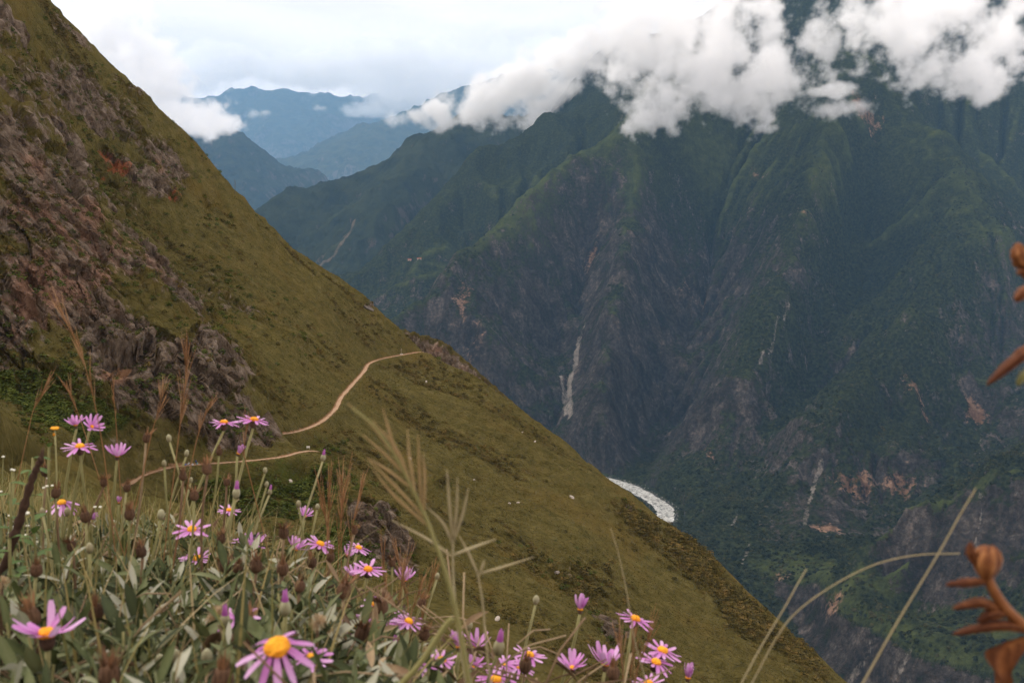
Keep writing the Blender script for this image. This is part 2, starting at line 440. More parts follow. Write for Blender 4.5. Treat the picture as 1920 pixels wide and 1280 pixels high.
def erode(H, cx, cy, rounds, k, expo=.42, cap=60, keep=None, slump=.3, seed=0):
    """carve gullies where water would gather; cx, cy: cell sizes (scalars or arrays)"""
    ny, nx = H.shape
    idx = np.arange(H.size).reshape(H.shape); rg = np.random.default_rng(seed)
    for r in range(rounds):
        Hn = H + rg.normal(0, 1.0, H.shape) * np.mean(cx) * .06
        Hp = np.pad(Hn, 1, mode='edge')
        best = np.zeros_like(H); rec = idx.copy()
        for dj in (-1, 0, 1):
            for di in (-1, 0, 1):
                if di == 0 and dj == 0: continue
                s = (Hn - Hp[1 + dj:1 + dj + ny, 1 + di:1 + di + nx]) / np.sqrt((cx * di) ** 2 + (cy * dj) ** 2)
                jj = np.clip(np.arange(ny) + dj, 0, ny - 1)[:, None]; ii = np.clip(np.arange(nx) + di, 0, nx - 1)[None]
                m = s > best
                best = np.where(m, s, best); rec = np.where(m, idx[jj, ii], rec)
        order = np.argsort(-Hn.ravel()).tolist(); rl = rec.ravel().tolist(); acc = [1.0] * H.size
        for i in order:
            t = rl[i]
            if t != i: acc[t] += acc[i]
        A = np.array(acc).reshape(H.shape)
        cut = np.minimum(k * (A ** expo - 1) * np.minimum(best, 1.2), cap)
        if keep is not None: cut = cut * keep
        H = H - cut
        Hp = np.pad(H, 1, mode='edge')
        avg = (Hp[:-2, 1:-1] + Hp[2:, 1:-1] + Hp[1:-1, :-2] + Hp[1:-1, 2:]) / 4
        H = H + (avg - H) * slump
    return H, A
CX, CY = lat(NXM // 2, NYM // 2)
Hc = bicub(massif_f(*lat(NXM // 5, NYM // 5)), np.log(CY) * 0 + CX / CY, np.log(CY), U0, U1, LY0, LY1)
rdc, _ = poly_dist(CX, CY, river_line)
orc = sstep(30, 260, rdc)
wx = CX + 260 * (fbm(CX / 700, CY / 700, octaves=3, seed=3) - .5); wy = CY + 260 * (fbm(CX / 700, CY / 700, octaves=3, seed=4) - .5)
low = (.14 + .86 * sstep(-1075, -900, Hc)) * (.35 + .65 * sstep(2850, 3150, CY))
orc = orc * low
Hc = Hc + orc * (235 * (fbm(wx / 640, wy / 640, octaves=5, gain=.5, seed=21, ridged=True) - .42)) + orc * 20 * (fbm(CX / 90, CY / 90, octaves=2, seed=5) - .5)
Hc, ACC = erode(Hc, (U1 - U0) / (NXM // 2) * CY, (LY1 - LY0) / (NYM // 2) * CY, 6, 2.6, .40, 40, keep=orc, slump=.30, seed=2)
GX, GY = lat(NXM, NYM)
H = bicub(Hc, GX / GY, np.log(GY), U0, U1, LY0, LY1)
rd, rz = poly_dist(GX, GY, river_line)
off_river = sstep(30, 260, rd) * (.3 + .7 * sstep(-1075, -900, H))
wx = GX + 60 * (fbm(GX / 150, GY / 150, octaves=3, seed=13) - .5); wy = GY + 60 * (fbm(GX / 150, GY / 150, octaves=3, seed=14) - .5)
H = H + off_river * (44 * (fbm(wx / 130, wy / 130, H / 200, octaves=5, gain=.55, seed=31, ridged=True) - .4) + 6 * (fbm(GX / 20, GY / 20, octaves=2, gain=.6, seed=41) - .5))
for (px, py, rad_, dep) in [(1318, 545, 38, 75), (1278, 560, 30, 55), (885, 625, 34, 50), (1090, 470, 30, 40)]:      # hollows in the rock face
    u_ = ray(px, py); ys_ = np.arange(2100.0, YM1, 8.0); z_ = bilin(H, u_[0] * ys_ / ys_, np.log(ys_), U0, U1, LY0, LY1); k_ = np.nonzero(z_ > u_[2] * ys_)[0]
    if len(k_): c_ = u_ * ys_[k_[0]]; H = H - dep * np.exp(-(((GX - c_[0]) / rad_) ** 2 + ((GY - c_[1]) / (rad_ * 1.3)) ** 2) ** 2)
# river bed
H = np.where(rd < 78, np.minimum(H, rz - 2 + 9 * sstep(24, 78, rd)), H)
HM = H
def h_massif(x, y): return bilin(HM, np.asarray(x, float) / np.asarray(y, float), np.log(np.asarray(y, float)), U0, U1, LY0, LY1)
def cast_massif(px, py, y0=2100.0):
    d = ray(px, py)
    ys = np.arange(y0, YM1, 6.0); z = h_massif(d[0] * ys, ys)
    k = np.nonzero(z > d[2] * ys)[0]
    if len(k) == 0: return None
    return d * ys[k[0]]

gyv = np.gradient(H, axis=0) / (GY * (LY1 - LY0) / (NYM - 1)); gxv = np.gradient(H, axis=1) / (GY * (U1 - U0) / (NXM - 1))
gyv = gyv - gxv * GX / GY
slope = np.hypot(gxv, gyv)
def gauss_mask(pts, X, Y, scale=1.0):
    m = np.zeros_like(X)
    for px, py, wpx, hpx, a in pts:
        c = cast_massif(px, py)
        if c is None: continue
        s = c[1] / F
        m = np.maximum(m, a * np.exp(-(((X - c[0]) / (wpx * s)) ** 2 + ((Y - c[1]) / (hpx * s * 1.4)) ** 2)))
    return m
prox_steep = sstep(.75, 1.7, slope)
rockreg = gauss_mask([(1080, 560, 190, 190, .55), (1300, 560, 170, 160, .6), (900, 560, 90, 150, .6), (1180, 720, 190, 170, .5), (1330, 760, 130, 160, .4), (1560, 950, 120, 80, .45),
                      (1700, 900, 130, 80, .45), (1860, 760, 80, 140, .5), (1640, 1230, 160, 50, .9), (1600, 1110, 40, 20, .6), (1800, 1000, 120, 60, 1.0), (1900, 1000, 90, 70, 1.0), (1720, 1020, 60, 40, .9), (1890, 640, 60, 80, .4), (1500, 1000, 70, 50, .4), (1240, 880, 60, 60, .5)], GX, GY)
greenreg = gauss_mask([(1620, 480, 170, 160, .5), (1320, 300, 140, 90, .5), (1750, 600, 120, 120, .35), (1450, 760, 90, 140, .3), (1650, 820, 120, 90, .35), (1260, 900, 50, 40, .5), (1640, 1095, 60, 18, .4), (1780, 1160, 80, 20, .4)], GX, GY)
A_rock = np.clip(.12 + rockreg * .62 + .30 * prox_steep - greenreg * .55 + .38 * (fbm(GX / 260, GY / 260, octaves=4, seed=51) - .5), 0, 1)
hill_n = fbm(GX / 400, GY / 400, octaves=4, seed=61)
A_grass = np.clip(.05 + gauss_mask([(1620, 500, 150, 120, .55), (1340, 300, 120, 60, .75), (1000, 390, 120, 60, .8), (900, 455, 90, 40, .7), (1180, 260, 90, 90, .6), (1560, 330, 120, 90, .45), (1700, 420, 120, 120, .5), (1460, 330, 90, 60, .45), (960, 430, 90, 50, .7), (800, 500, 80, 60, .5), (700, 480, 120, 60, .45), (1800, 340, 70, 60, .5), (1150, 270, 60, 70, .55), (1600, 1085, 50, 18, 1.0), (1670, 1105, 70, 22, 1.0), (1760, 1150, 80, 22, .9), (1860, 1195, 90, 22, .8), (1700, 968, 36, 9, 1.0), (1780, 943, 44, 9, 1.0), (1850, 897, 40, 10, 1.0), (1912, 884, 40, 10, 1.0), (1850, 450, 60, 60, .45), (1760, 1170, 120, 40, .5)], GX, GY)
                  + .5 * (hill_n - .5) - .2 * prox_steep, 0, 1)
A_rust = gauss_mask([(1600, 905, 60, 26, .75), (1690, 920, 40, 30, .7), (1740, 790, 26, 10, .7), (1545, 990, 45, 20, .6), (1715, 725, 40, 16, .6), (1830, 785, 30, 12, .85), (1290, 545, 30, 14, .5), (1115, 480, 20, 20, .6), (870, 560, 30, 40, .6), (890, 640, 30, 40, .5), (1330, 840, 16, 40, .5), (1420, 340, 10, 40, .5), (1500, 400, 30, 20, .45), (1620, 205, 40, 14, .7), (1560, 1130, 20, 40, .6), (1470, 1080, 40, 20, .5)], GX, GY)
Hs = Hc.copy()
for _ in range(10):
    Hp_ = np.pad(Hs, 1, mode='edge'); Hs = (Hp_[:-2, 1:-1] + Hp_[2:, 1:-1] + Hp_[1:-1, :-2] + Hp_[1:-1, 2:]) / 4
conv = bilin(Hc - Hs, GX / GY, np.log(GY), U0, U1, LY0, LY1) * 2600 / GY
A_grass = np.clip(A_grass * .8 + .42 * sstep(2, 16, conv) - .16 * sstep(2, 14, -conv) + .26 * sstep(-350, 350, H) * (GY < 7000), 0, 1)
A_rock = np.clip(A_rock + .10 * sstep(4, 18, conv) * (slope > .8) - .14 * sstep(-300, 400, H) + .17 * (1 - sstep(-850, -450, H)) * (GY > 2950) * (H > -1060), 0, 1)
ed, ez = poly_dist(GX, GY, terr_edge)
shelf = (1 - sstep(150, 260, ed)) * sstep(-14, -4, H - ez) * (1 - sstep(25, 60, H - ez)); cliff = (1 - sstep(60, 100, ed)) * (1 - sstep(-16, -6, H - ez))
A_grass = np.maximum(A_grass, .62 * shelf) * (1 - cliff); A_rock = np.maximum(A_rock * (1 - .8 * shelf), .72 * cliff)
A_scar = np.zeros_like(GX)
def scar(px_pts, width_m, a=1.0):
    global A_scar
    pts = [cast_massif(*q) for q in px_pts]
    pts = [q for q in pts if q is not None]
    if len(pts) < 2: return
    d, _ = poly_dist(GX, GY, pts)
    d = d + 16 * (fbm(GX / 22, GY / 22, octaves=3, gain=.6, seed=91) - .5)
    A_scar = np.maximum(A_scar, a * (1 - sstep(width_m * .35, width_m * 1.5, d)))
for q, wd, a in [([(1085, 640), (1080, 680), (1068, 710), (1066, 750), (1070, 780)], 17, 1.0), ([(1052, 705), (1057, 740), (1060, 775)], 11, .95), ([(1100, 600), (1086, 645)], 9, .6),
                 ([(1028, 770), (1034, 795)], 7, .7), ([(1478, 570), (1455, 620), (1425, 680)], 8, .75), ([(1540, 870), (1530, 900), (1515, 950), (1508, 985)], 9, .8), ([(1405, 1020), (1390, 1060)], 8, .75),
                 ([(1835, 925), (1840, 960), (1830, 1020), (1838, 1060)], 6, .8), ([(1385, 960), (1372, 985)], 7, .7), ([(1310, 360), (1314, 400)], 7, .6), ([(1100, 470), (1060, 560)], 6, .45),
                 ([(1500, 390), (1455, 450)], 8, .5), ([(1840, 800), (1838, 850)], 5, .6), ([(1640, 1200), (1600, 1270)], 20, .6), ([(1700, 1230), (1680, 1280)], 14, .6)]:
    scar(q, wd, a)
Vm = np.stack([GX, GY, H], -1).reshape(-1, 3)
massif = link('mountain', mesh_np('mountain', Vm, grid_faces(NYM, NXM), mat_massif(), True,
              {'rock': A_rock.ravel(), 'grass': A_grass.ravel(), 'rust': A_rust.ravel(), 'scar': A_scar.ravel()}))
tag(massif, 'huge dark green and rocky canyon wall rising right of the river', kind='structure')

# ------------------------------------------------------------------ river
def mat_river():
    M = Mat('white_water')
    p = M.pos()
    a = M.noise(.05, 6, .65, p, .6); b = M.noise(.16, 4, .6, p)
    c = M.ramp(M.math('ADD', M.math('MULTIPLY', a, .6), M.math('MULTIPLY', b, .4)), [(.40, (.08, .078, .068)), (.47, (.28, .275, .255)), (.56, (.62, .62, .59))])
    M.bump(a, .6, 1.5)
    return M.color(c, .35)
rl = [np.array(q) for q in smooth_line(river_line[3:13], 26)]
Vr, = [[]]
for i, q in enumerate(rl):
    t = rl[min(i + 1, len(rl) - 1)] - rl[max(i - 1, 0)]; t[2] = 0; t /= np.linalg.norm(t)
    nrm = np.array([-t[1], t[0], 0])
    wd = 32 + 12 * (vnoise(np.array([i * .35]), np.array([.5]), seed=9)[0] - .3) + 5 * (vnoise(np.array([i * 1.1]), np.array([.5]), seed=10)[0] - .5)
    for k in range(5): Vr.append(q + nrm * wd * (k / 2 - 1) + np.array([0, 0, 1.4 + .5 * math.sin(k * 2.1 + i)]))
river = link('river', mesh_np('river', np.array(Vr), grid_faces(len(rl), 5), mat_river()))
tag(river, 'pale foaming river in the bottom of the gorge', kind='structure')

# ================================================================== mountains farther up the canyon
def range_mesh(name, label, crest_groups, extra, x0, x1, y0, y1, nx, ny, amp, mat, seed, ero=(3, 3.0), rock=.3, scars=(), c=60, far=1.0):
    pts = []
    for g, n in crest_groups: pts += dense(world([(q[0], q[1], q[2] * far) for q in g]), n)
    x0, x1, y0, y1, amp = x0 * far, x1 * far, y0 * far, y1 * far, amp * far
    f = RBF(pts + [(q[0] * far, q[1] * far, q[2] * far) for q in extra], c=c)
    X, Y = np.meshgrid(np.linspace(x0, x1, nx), np.linspace(y0, y1, ny))
    Hh = f(X, Y)
    L = amp * 4.0
    ax = X + L * .5 * (fbm(X / L, Y / L, octaves=3, seed=seed) - .5); ay = Y + L * .5 * (fbm(X / L, Y / L, octaves=3, seed=seed + 1) - .5)
    Hh = Hh + amp * (fbm(ax / L, ay / L, octaves=6, gain=.52, seed=seed + 2, ridged=True) - .42)
    cell = (x1 - x0) / (nx - 1)
    Hh, _ = erode(Hh, cell, (y1 - y0) / (ny - 1), ero[0], ero[1], .42, amp * .3, seed=seed)
    Hh = Hh + amp * .26 * (fbm(X / L * 6, Y / L * 6, octaves=3, gain=.6, seed=seed + 9, ridged=True) - .4)
    gyy, gxx = np.gradient(Hh, Y[1, 0] - Y[0, 0], cell)
    rk = np.clip(rock + .4 * sstep(.8, 1.6, np.hypot(gxx, gyy)) - .2, 0, 1)
    sc = np.zeros_like(X)
    for line, wd, a in scars:
        w3 = []
        for px, py in line:
            d = ray(px, py); ys = np.arange(y0, y1, 15.0); z = bilin(Hh, d[0] * ys, ys, x0, x1, y0, y1); k = np.nonzero(z > d[2] * ys)[0]
            if len(k): w3.append(d * ys[k[0]])
        if len(w3) > 1:
            dd, _ = poly_dist(X, Y, w3); sc = np.maximum(sc, a * (1 - sstep(wd * .4, wd * 1.3, dd)))
    V = np.stack([X, Y, Hh], -1).reshape(-1, 3)
    o = link(name, mesh_np(name, V, grid_faces(ny, nx), mat, True, {'rock': rk.ravel(), 'scar': sc.ravel()}))
    tag(o, label, kind='structure')
    return o, Hh, (x0, x1, y0, y1)

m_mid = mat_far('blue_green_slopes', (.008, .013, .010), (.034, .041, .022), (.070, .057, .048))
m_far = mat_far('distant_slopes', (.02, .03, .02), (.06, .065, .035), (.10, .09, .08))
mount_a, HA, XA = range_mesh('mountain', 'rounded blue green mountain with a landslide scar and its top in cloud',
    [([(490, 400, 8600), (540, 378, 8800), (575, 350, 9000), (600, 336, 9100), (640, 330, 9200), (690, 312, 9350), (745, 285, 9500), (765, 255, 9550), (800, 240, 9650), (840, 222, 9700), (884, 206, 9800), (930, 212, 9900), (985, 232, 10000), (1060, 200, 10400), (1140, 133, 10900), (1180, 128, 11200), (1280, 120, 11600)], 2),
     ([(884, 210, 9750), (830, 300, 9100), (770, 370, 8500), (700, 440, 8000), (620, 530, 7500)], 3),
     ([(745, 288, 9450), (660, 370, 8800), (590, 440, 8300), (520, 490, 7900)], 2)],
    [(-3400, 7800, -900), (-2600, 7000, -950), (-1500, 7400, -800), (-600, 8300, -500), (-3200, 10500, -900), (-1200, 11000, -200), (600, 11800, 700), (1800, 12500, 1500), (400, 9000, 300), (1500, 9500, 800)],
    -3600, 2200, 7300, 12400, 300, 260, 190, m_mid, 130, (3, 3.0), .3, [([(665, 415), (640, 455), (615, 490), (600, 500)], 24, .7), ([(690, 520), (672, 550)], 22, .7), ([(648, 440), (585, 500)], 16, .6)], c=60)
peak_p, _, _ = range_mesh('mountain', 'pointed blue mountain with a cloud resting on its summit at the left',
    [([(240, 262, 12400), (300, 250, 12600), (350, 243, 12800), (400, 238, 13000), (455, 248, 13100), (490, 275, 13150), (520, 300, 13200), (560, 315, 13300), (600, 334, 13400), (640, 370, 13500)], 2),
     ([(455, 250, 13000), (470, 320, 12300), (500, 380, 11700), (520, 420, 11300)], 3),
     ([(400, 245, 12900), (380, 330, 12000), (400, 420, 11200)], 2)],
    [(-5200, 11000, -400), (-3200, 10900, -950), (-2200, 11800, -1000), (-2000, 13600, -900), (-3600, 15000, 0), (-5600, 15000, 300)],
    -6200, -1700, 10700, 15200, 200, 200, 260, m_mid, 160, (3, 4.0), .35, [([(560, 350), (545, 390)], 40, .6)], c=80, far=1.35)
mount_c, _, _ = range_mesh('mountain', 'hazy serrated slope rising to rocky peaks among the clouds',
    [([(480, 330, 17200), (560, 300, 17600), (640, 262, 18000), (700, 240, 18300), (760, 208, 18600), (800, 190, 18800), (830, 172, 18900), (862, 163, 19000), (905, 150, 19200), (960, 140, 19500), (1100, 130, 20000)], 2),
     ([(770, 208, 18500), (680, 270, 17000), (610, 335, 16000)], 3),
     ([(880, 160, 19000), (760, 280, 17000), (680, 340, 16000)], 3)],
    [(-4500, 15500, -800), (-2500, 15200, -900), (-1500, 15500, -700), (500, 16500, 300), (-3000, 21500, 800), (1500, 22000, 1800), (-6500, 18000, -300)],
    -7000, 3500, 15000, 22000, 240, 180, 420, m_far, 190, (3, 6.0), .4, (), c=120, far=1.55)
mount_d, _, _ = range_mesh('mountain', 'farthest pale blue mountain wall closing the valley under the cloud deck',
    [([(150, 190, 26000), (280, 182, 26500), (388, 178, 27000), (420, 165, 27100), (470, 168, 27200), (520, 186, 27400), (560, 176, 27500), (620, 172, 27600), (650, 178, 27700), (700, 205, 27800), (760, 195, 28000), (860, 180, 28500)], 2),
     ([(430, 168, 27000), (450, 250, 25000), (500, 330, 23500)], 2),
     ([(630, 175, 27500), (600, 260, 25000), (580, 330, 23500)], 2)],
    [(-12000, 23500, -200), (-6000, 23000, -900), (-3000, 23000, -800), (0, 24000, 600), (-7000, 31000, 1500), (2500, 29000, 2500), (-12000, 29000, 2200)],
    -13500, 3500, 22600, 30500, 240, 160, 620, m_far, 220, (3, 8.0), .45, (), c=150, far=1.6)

# ================================================================== near hillside
TRZ = -88.0
trail_main = [on_level(520, 815, TRZ), on_level(560, 808, TRZ), on_level(600, 792, TRZ), on_level(628, 768, TRZ), on_level(640, 745, TRZ), on_level(660, 722, TRZ), on_level(682, 697, TRZ), on_level(692, 682, TRZ),
              on_level(715, 673, TRZ), on_level(750, 666, TRZ), on_level(788, 660, TRZ)]
trail_near = [P(-120, 715, 178), P(-40, 752, 190), P(20, 800, 205), P(60, 835, 230), P(130, 873, 270), P(215, 917, 318), on_level(270, 891, TRZ), on_level(320, 876, TRZ), on_level(365, 871, TRZ), on_level(420, 867, TRZ), on_level(480, 862, TRZ),
              on_level(530, 856, TRZ), on_level(560, 848, TRZ), on_level(580, 845, TRZ)]
trail_hidden = [on_level(580, 845, TRZ), (-75, 379.5, TRZ - 1.0), (-86, 388, TRZ - 3.6), (-97, 396, TRZ - 3.6), (-101, 402, TRZ - 1.5), tuple(on_level(520, 815, TRZ))]
trail_end = [tuple(on_level(788, 660, TRZ)), (-57, 664, TRZ - 1.5), (-60, 685, TRZ - 7), (-75, 730, TRZ - 25)]
trail = [np.array(q, float) for q in trail_near + trail_hidden[1:-1] + trail_main + trail_end[1:]]
trail_s = smooth_line(trail, 10)

crest_h = world([(-60, -190, 590), (20, -90, 620), (90, 0, 640), (140, 62, 645), (200, 130, 650), (255, 178, 652), (300, 215, 655), (345, 258, 658), (400, 318, 662), (440, 362, 664), (480, 408, 665), (520, 446, 666), (560, 482, 668), (600, 508, 669),
                 (640, 534, 670), (700, 578, 670), (745, 612, 668), (772, 645, 661), (795, 660, 655), (830, 680, 650), (900, 727, 640), (960, 768, 630), (1040, 828, 615), (1100, 872, 600), (1180, 938, 580), (1260, 1005, 560), (1340, 1078, 540), (1420, 1148, 520), (1500, 1212, 500), (1575, 1275, 480), (1660, 1350, 455)])
hp = []
hp += crest_h
hp += [(q[0] + 60, q[1] + 120, q[2] - 105) for q in crest_h[::2]]
hp += [(q[0] + 130, q[1] + 260, q[2] - 240) for q in crest_h[::4]]
hp += [tuple(q) for q in trail_s[::5]]
hp += [(q[0] + 3, q[1] - 9, q[2] - 6.5) for q in trail_near[4:-1]] + [(q[0] + 6, q[1] - 22, q[2] - 15) for q in trail_near[5:-1]]
nose = world([(60, 250, 545), (130, 330, 525), (230, 430, 490), (330, 540, 446), (420, 650, 414), (470, 720, 400), (515, 790, 386), (548, 838, 376.5)])
hp += nose
hp += world([(600, 872, 369), (645, 905, 364), (690, 945, 357), (740, 1005, 347), (800, 1095, 332), (850, 1135, 322), (1000, 1220, 302), (1100, 1292, 288), (1250, 1400, 268)])
hp += world([(640, 885, 392), (720, 945, 382), (800, 1035, 368), (900, 1108, 352), (1020, 1180, 336), (1150, 1262, 320)])         # gully behind the rock nose
hp += world([(850, 900, 480), (1000, 1000, 455), (1150, 1130, 432), (1300, 1240, 418), (900, 780, 578), (1050, 900, 540), (750, 800, 505), (1200, 1050, 500), (1380, 1200, 470)])
hp += world([(600, 650, 560), (500, 550, 562), (560, 720, 472), (450, 600, 505), (350, 400, 600), (250, 250, 612), (150, 150, 602), (420, 480, 590), (520, 660, 498), (650, 620, 622), (700, 640, 634)])
hp += world([(0, 0, 478), (0, 100, 455), (0, 200, 432), (0, 400, 392), (0, 550, 366), (0, 690, 347), (100, 742, 341), (200, 792, 339), (300, 832, 341), (400, 852, 349), (470, 848, 358), (200, 550, 402), (200, 400, 445), (100, 500, 388), (300, 650, 388), (300, 745, 360), (400, 770, 372),
             (100, 620, 366), (200, 700, 354), (100, 200, 492), (60, 60, 530), (-200, 0, 440), (-200, 400, 360), (-200, 650, 330)])
hp += world([(600, 1000, 324), (60, 790, 300), (150, 830, 306), (0, 740, 318)])
hp += [(0, 0, -1.6), (0, 10, -8.5), (0, 50, -34), (0, 120, -76), (0, 200, -104), (0, 280, -118), (-30, 60, -21), (-60, 120, -38), (60, 60, -52), (150, 200, -170), (200, 400, -262), (-40, 0, 12), (-120, 60, 20), (-200, 180, 20), (-130, 280, -72), (-60, 280, -96), (40, -20, -20)]
hill_f = RBF(hp, c=3.0)

AZ = np.radians(np.concatenate([np.arange(-52, -30, .5), np.arange(-30, 24, .082), np.arange(24, 40, .5)]))
RR = np.concatenate([np.geomspace(5, 160, 60)[:-1], np.arange(160, 300, 2.0), np.arange(300, 332, .8), np.arange(332, 480, .31), np.arange(480, 700, .95), np.geomspace(700, 1500, 60)])
ca, cr = AZ[::6], RR[::6]
ca = np.append(ca, AZ[-1]); cr = np.append(cr, RR[-1])
CA, CR = np.meshgrid(ca, cr)
Hpc = hill_f(CR * np.sin(CA), CR * np.cos(CA))
def interp_polar(Hp, a, r, ga, gr):
    i = np.clip(np.searchsorted(ga, a) - 1, 0, len(ga) - 2); j = np.clip(np.searchsorted(gr, r) - 1, 0, len(gr) - 2)
    fu = np.clip((a - ga[i]) / (ga[i + 1] - ga[i]), 0, 1); fv = np.clip((r - gr[j]) / (gr[j + 1] - gr[j]), 0, 1)
    return (Hp[j, i] * (1 - fu) + Hp[j, i + 1] * fu) * (1 - fv) + (Hp[j + 1, i] * (1 - fu) + Hp[j + 1, i + 1] * fu) * fv
PA, PR = np.meshgrid(AZ, RR)
HX, HY = PR * np.sin(PA), PR * np.cos(PA)
HH = interp_polar(Hpc, PA.ravel(), PR.ravel(), ca, cr).reshape(PA.shape)
td, tz = poly_dist(HX, HY, trail_s)
nt_ = sstep(8, 36, td) * sstep(60, 220, PR)
# gullies and swells down the fall line
HH = HH + nt_ * (9.0 * (fbm(HX / 60, HY / 60, octaves=4, gain=.5, seed=301) - .5))
wf = 14 * (fbm(HX / 50, HY / 50, octaves=3, seed=307) - .5)
FOLD = fbm((HY + .35 * HX + wf) / 44, (HX - .2 * HY) / 150, octaves=3, gain=.45, seed=305, ridged=True)
FOLD2 = fbm((HY + .3 * HX + wf * .5) / 12, HX / 48, octaves=3, gain=.5, seed=309, ridged=True)
HH = HH + nt_ * (11.0 * (FOLD - .42) + 2.2 * (FOLD2 - .4) + 3.0 * (fbm(HX / 17, HY / 17, octaves=3, gain=.55, seed=313) - .5))
tl = np.array([q for q in trail_s if q[1] < 378.5 and q[0] < -60]); tl = tl[:int(np.argmin(np.abs(tl[:, 1] - 376.5) + 99 * (tl[:, 0] < -80))) + 1]
ta = np.arctan2(tl[:, 0], tl[:, 1]); tr = np.hypot(tl[:, 0], tl[:, 1]); so = np.argsort(ta)
rt = np.interp(PA, ta[so], tr[so], left=-1, right=-1); zt = np.interp(PA, ta[so], tl[so, 2])
gp = rt - PR
HH = np.where((rt > 0) & (gp > 0), np.minimum(HH, zt - .2 - .36 * gp + 1.3 * np.maximum(gp - 45, 0)), HH)      # the ground falls away below the trail
def h_hill0(x, y): return interp_polar(HH, np.arctan2(x, y), np.hypot(x, y), AZ, RR)
def cast_hill(px, py, y0=120.0, y1=900.0):
    d = ray(px, py); ys = np.arange(y0, y1, .7); z = h_hill0(d[0] * ys, ys); k = np.nonzero(z > d[2] * ys)[0]
    return None if len(k) == 0 else d * ys[k[0]]
def hmask(pts):
    m = np.zeros_like(HX)
    for px, py, wpx, hpx, a in pts:
        c = cast_hill(px, py)
        if c is None: continue
        s = c[1] / F
        e = np.exp(-(((HX - c[0]) / (wpx * s)) ** 2 + ((HH - c[2]) / (hpx * s)) ** 2 + ((HY - c[1]) / ((wpx + hpx) * s * .9)) ** 2))
        m = np.maximum(m, a * e)
    return m
mR = hmask([(150, 350, 230, 250, .78), (60, 120, 140, 160, .74), (160, 180, 90, 120, .66), (300, 500, 170, 150, .68), (250, 330, 110, 110, .66), (350, 650, 160, 140, .72), (120, 560, 190, 170, .8), (420, 560, 90, 90, .46), (560, 640, 60, 70, .3), (330, 300, 60, 80, .45), (60, 560, 150, 170, .95), (200, 640, 140, 130, .95), (330, 700, 130, 110, .95), (430, 790, 110, 60, .9), (100, 400, 120, 120, .85), (60, 120, 80, 110, .55), (140, 60, 60, 50, .5), (180, 230, 80, 80, .6), (240, 480, 120, 80, .75),
            (330, 560, 100, 70, .7), (200, 300, 70, 60, .6), (300, 330, 60, 50, .6), (260, 300, 50, 45, .6), (390, 400, 40, 50, .5), (700, 960, 60, 60, .95), (740, 1030, 60, 50, .9), (640, 890, 40, 30, .8), (620, 500, 14, 12, .3), (690, 572, 18, 10, .7), (410, 520, 50, 40, .55),
            (480, 590, 40, 30, .4), (890, 850, 22, 10, .6), (1060, 1090, 100, 34, .5), (1150, 1180, 60, 30, .55), (980, 1060, 50, 25, .45), (1180, 950, 20, 18, .5), (830, 905, 20, 14, .45), (500, 800, 40, 40, .85)])
bands = fbm((HX * .62 + HH * .78) / 8, (HY) / 26, (HX * .78 - HH * .62) / 46, octaves=4, gain=.55, seed=311)
A_r = np.clip(mR * (.02 + 1.95 * bands) + .4 * (bands - .56), 0, 1)
A_r = A_r * sstep(2.0, 5.0, td)
lushm = hmask([(150, 800, 160, 40, .9), (40, 740, 80, 40, .9), (480, 900, 120, 40, .8), (560, 900, 60, 40, .9), (600, 830, 60, 14, .7), (380, 830, 90, 14, .6), (640, 1030, 60, 40, .6)])
scrubm = hmask([(1300, 1050, 60, 50, .9), (1400, 1150, 60, 50, .9), (1500, 1230, 50, 40, .9), (1200, 980, 50, 40, .7), (1090, 1100, 110, 34, .4), (980, 1050, 90, 24, .28), (1050, 810, 40, 20, .5), (1350, 1100, 40, 30, .8), (1450, 1190, 40, 30, .8), (60, 420, 120, 160, .45), (250, 500, 150, 120, .3), (760, 640, 40, 20, .5)])
scrub0 = scrubm.copy()
strip = (1 - sstep(.16, .42, FOLD)) * .42 + (1 - sstep(.10, .30, FOLD2)) * .26
scrubm = np.clip(np.maximum(scrubm, strip * sstep(2, 8, td)), 0, 1)
ochrem = hmask([(120, 480, 220, 220, .56), (200, 300, 120, 100, .4), (50, 500, 70, 130, .5), (130, 620, 70, 70, .45), (222, 690, 32, 30, 1.2), (30, 620, 50, 50, .5), (200, 300, 50, 30, .6), (290, 310, 30, 40, .5)])
redm = hmask([(190, 290, 26, 20, .8), (215, 320, 30, 26, .8), (335, 370, 18, 26, .85), (195, 735, 12, 12, .8), (250, 345, 30, 18, .45)])
earthm = np.maximum(np.where(HH > tz, .66, .5) * (1 - sstep(1.1, 2.7, td)), hmask([(640, 740, 12, 10, .55), (655, 722, 14, 10, .5), (220, 690, 24, 20, 1.0), (236, 668, 20, 9, .8)]))
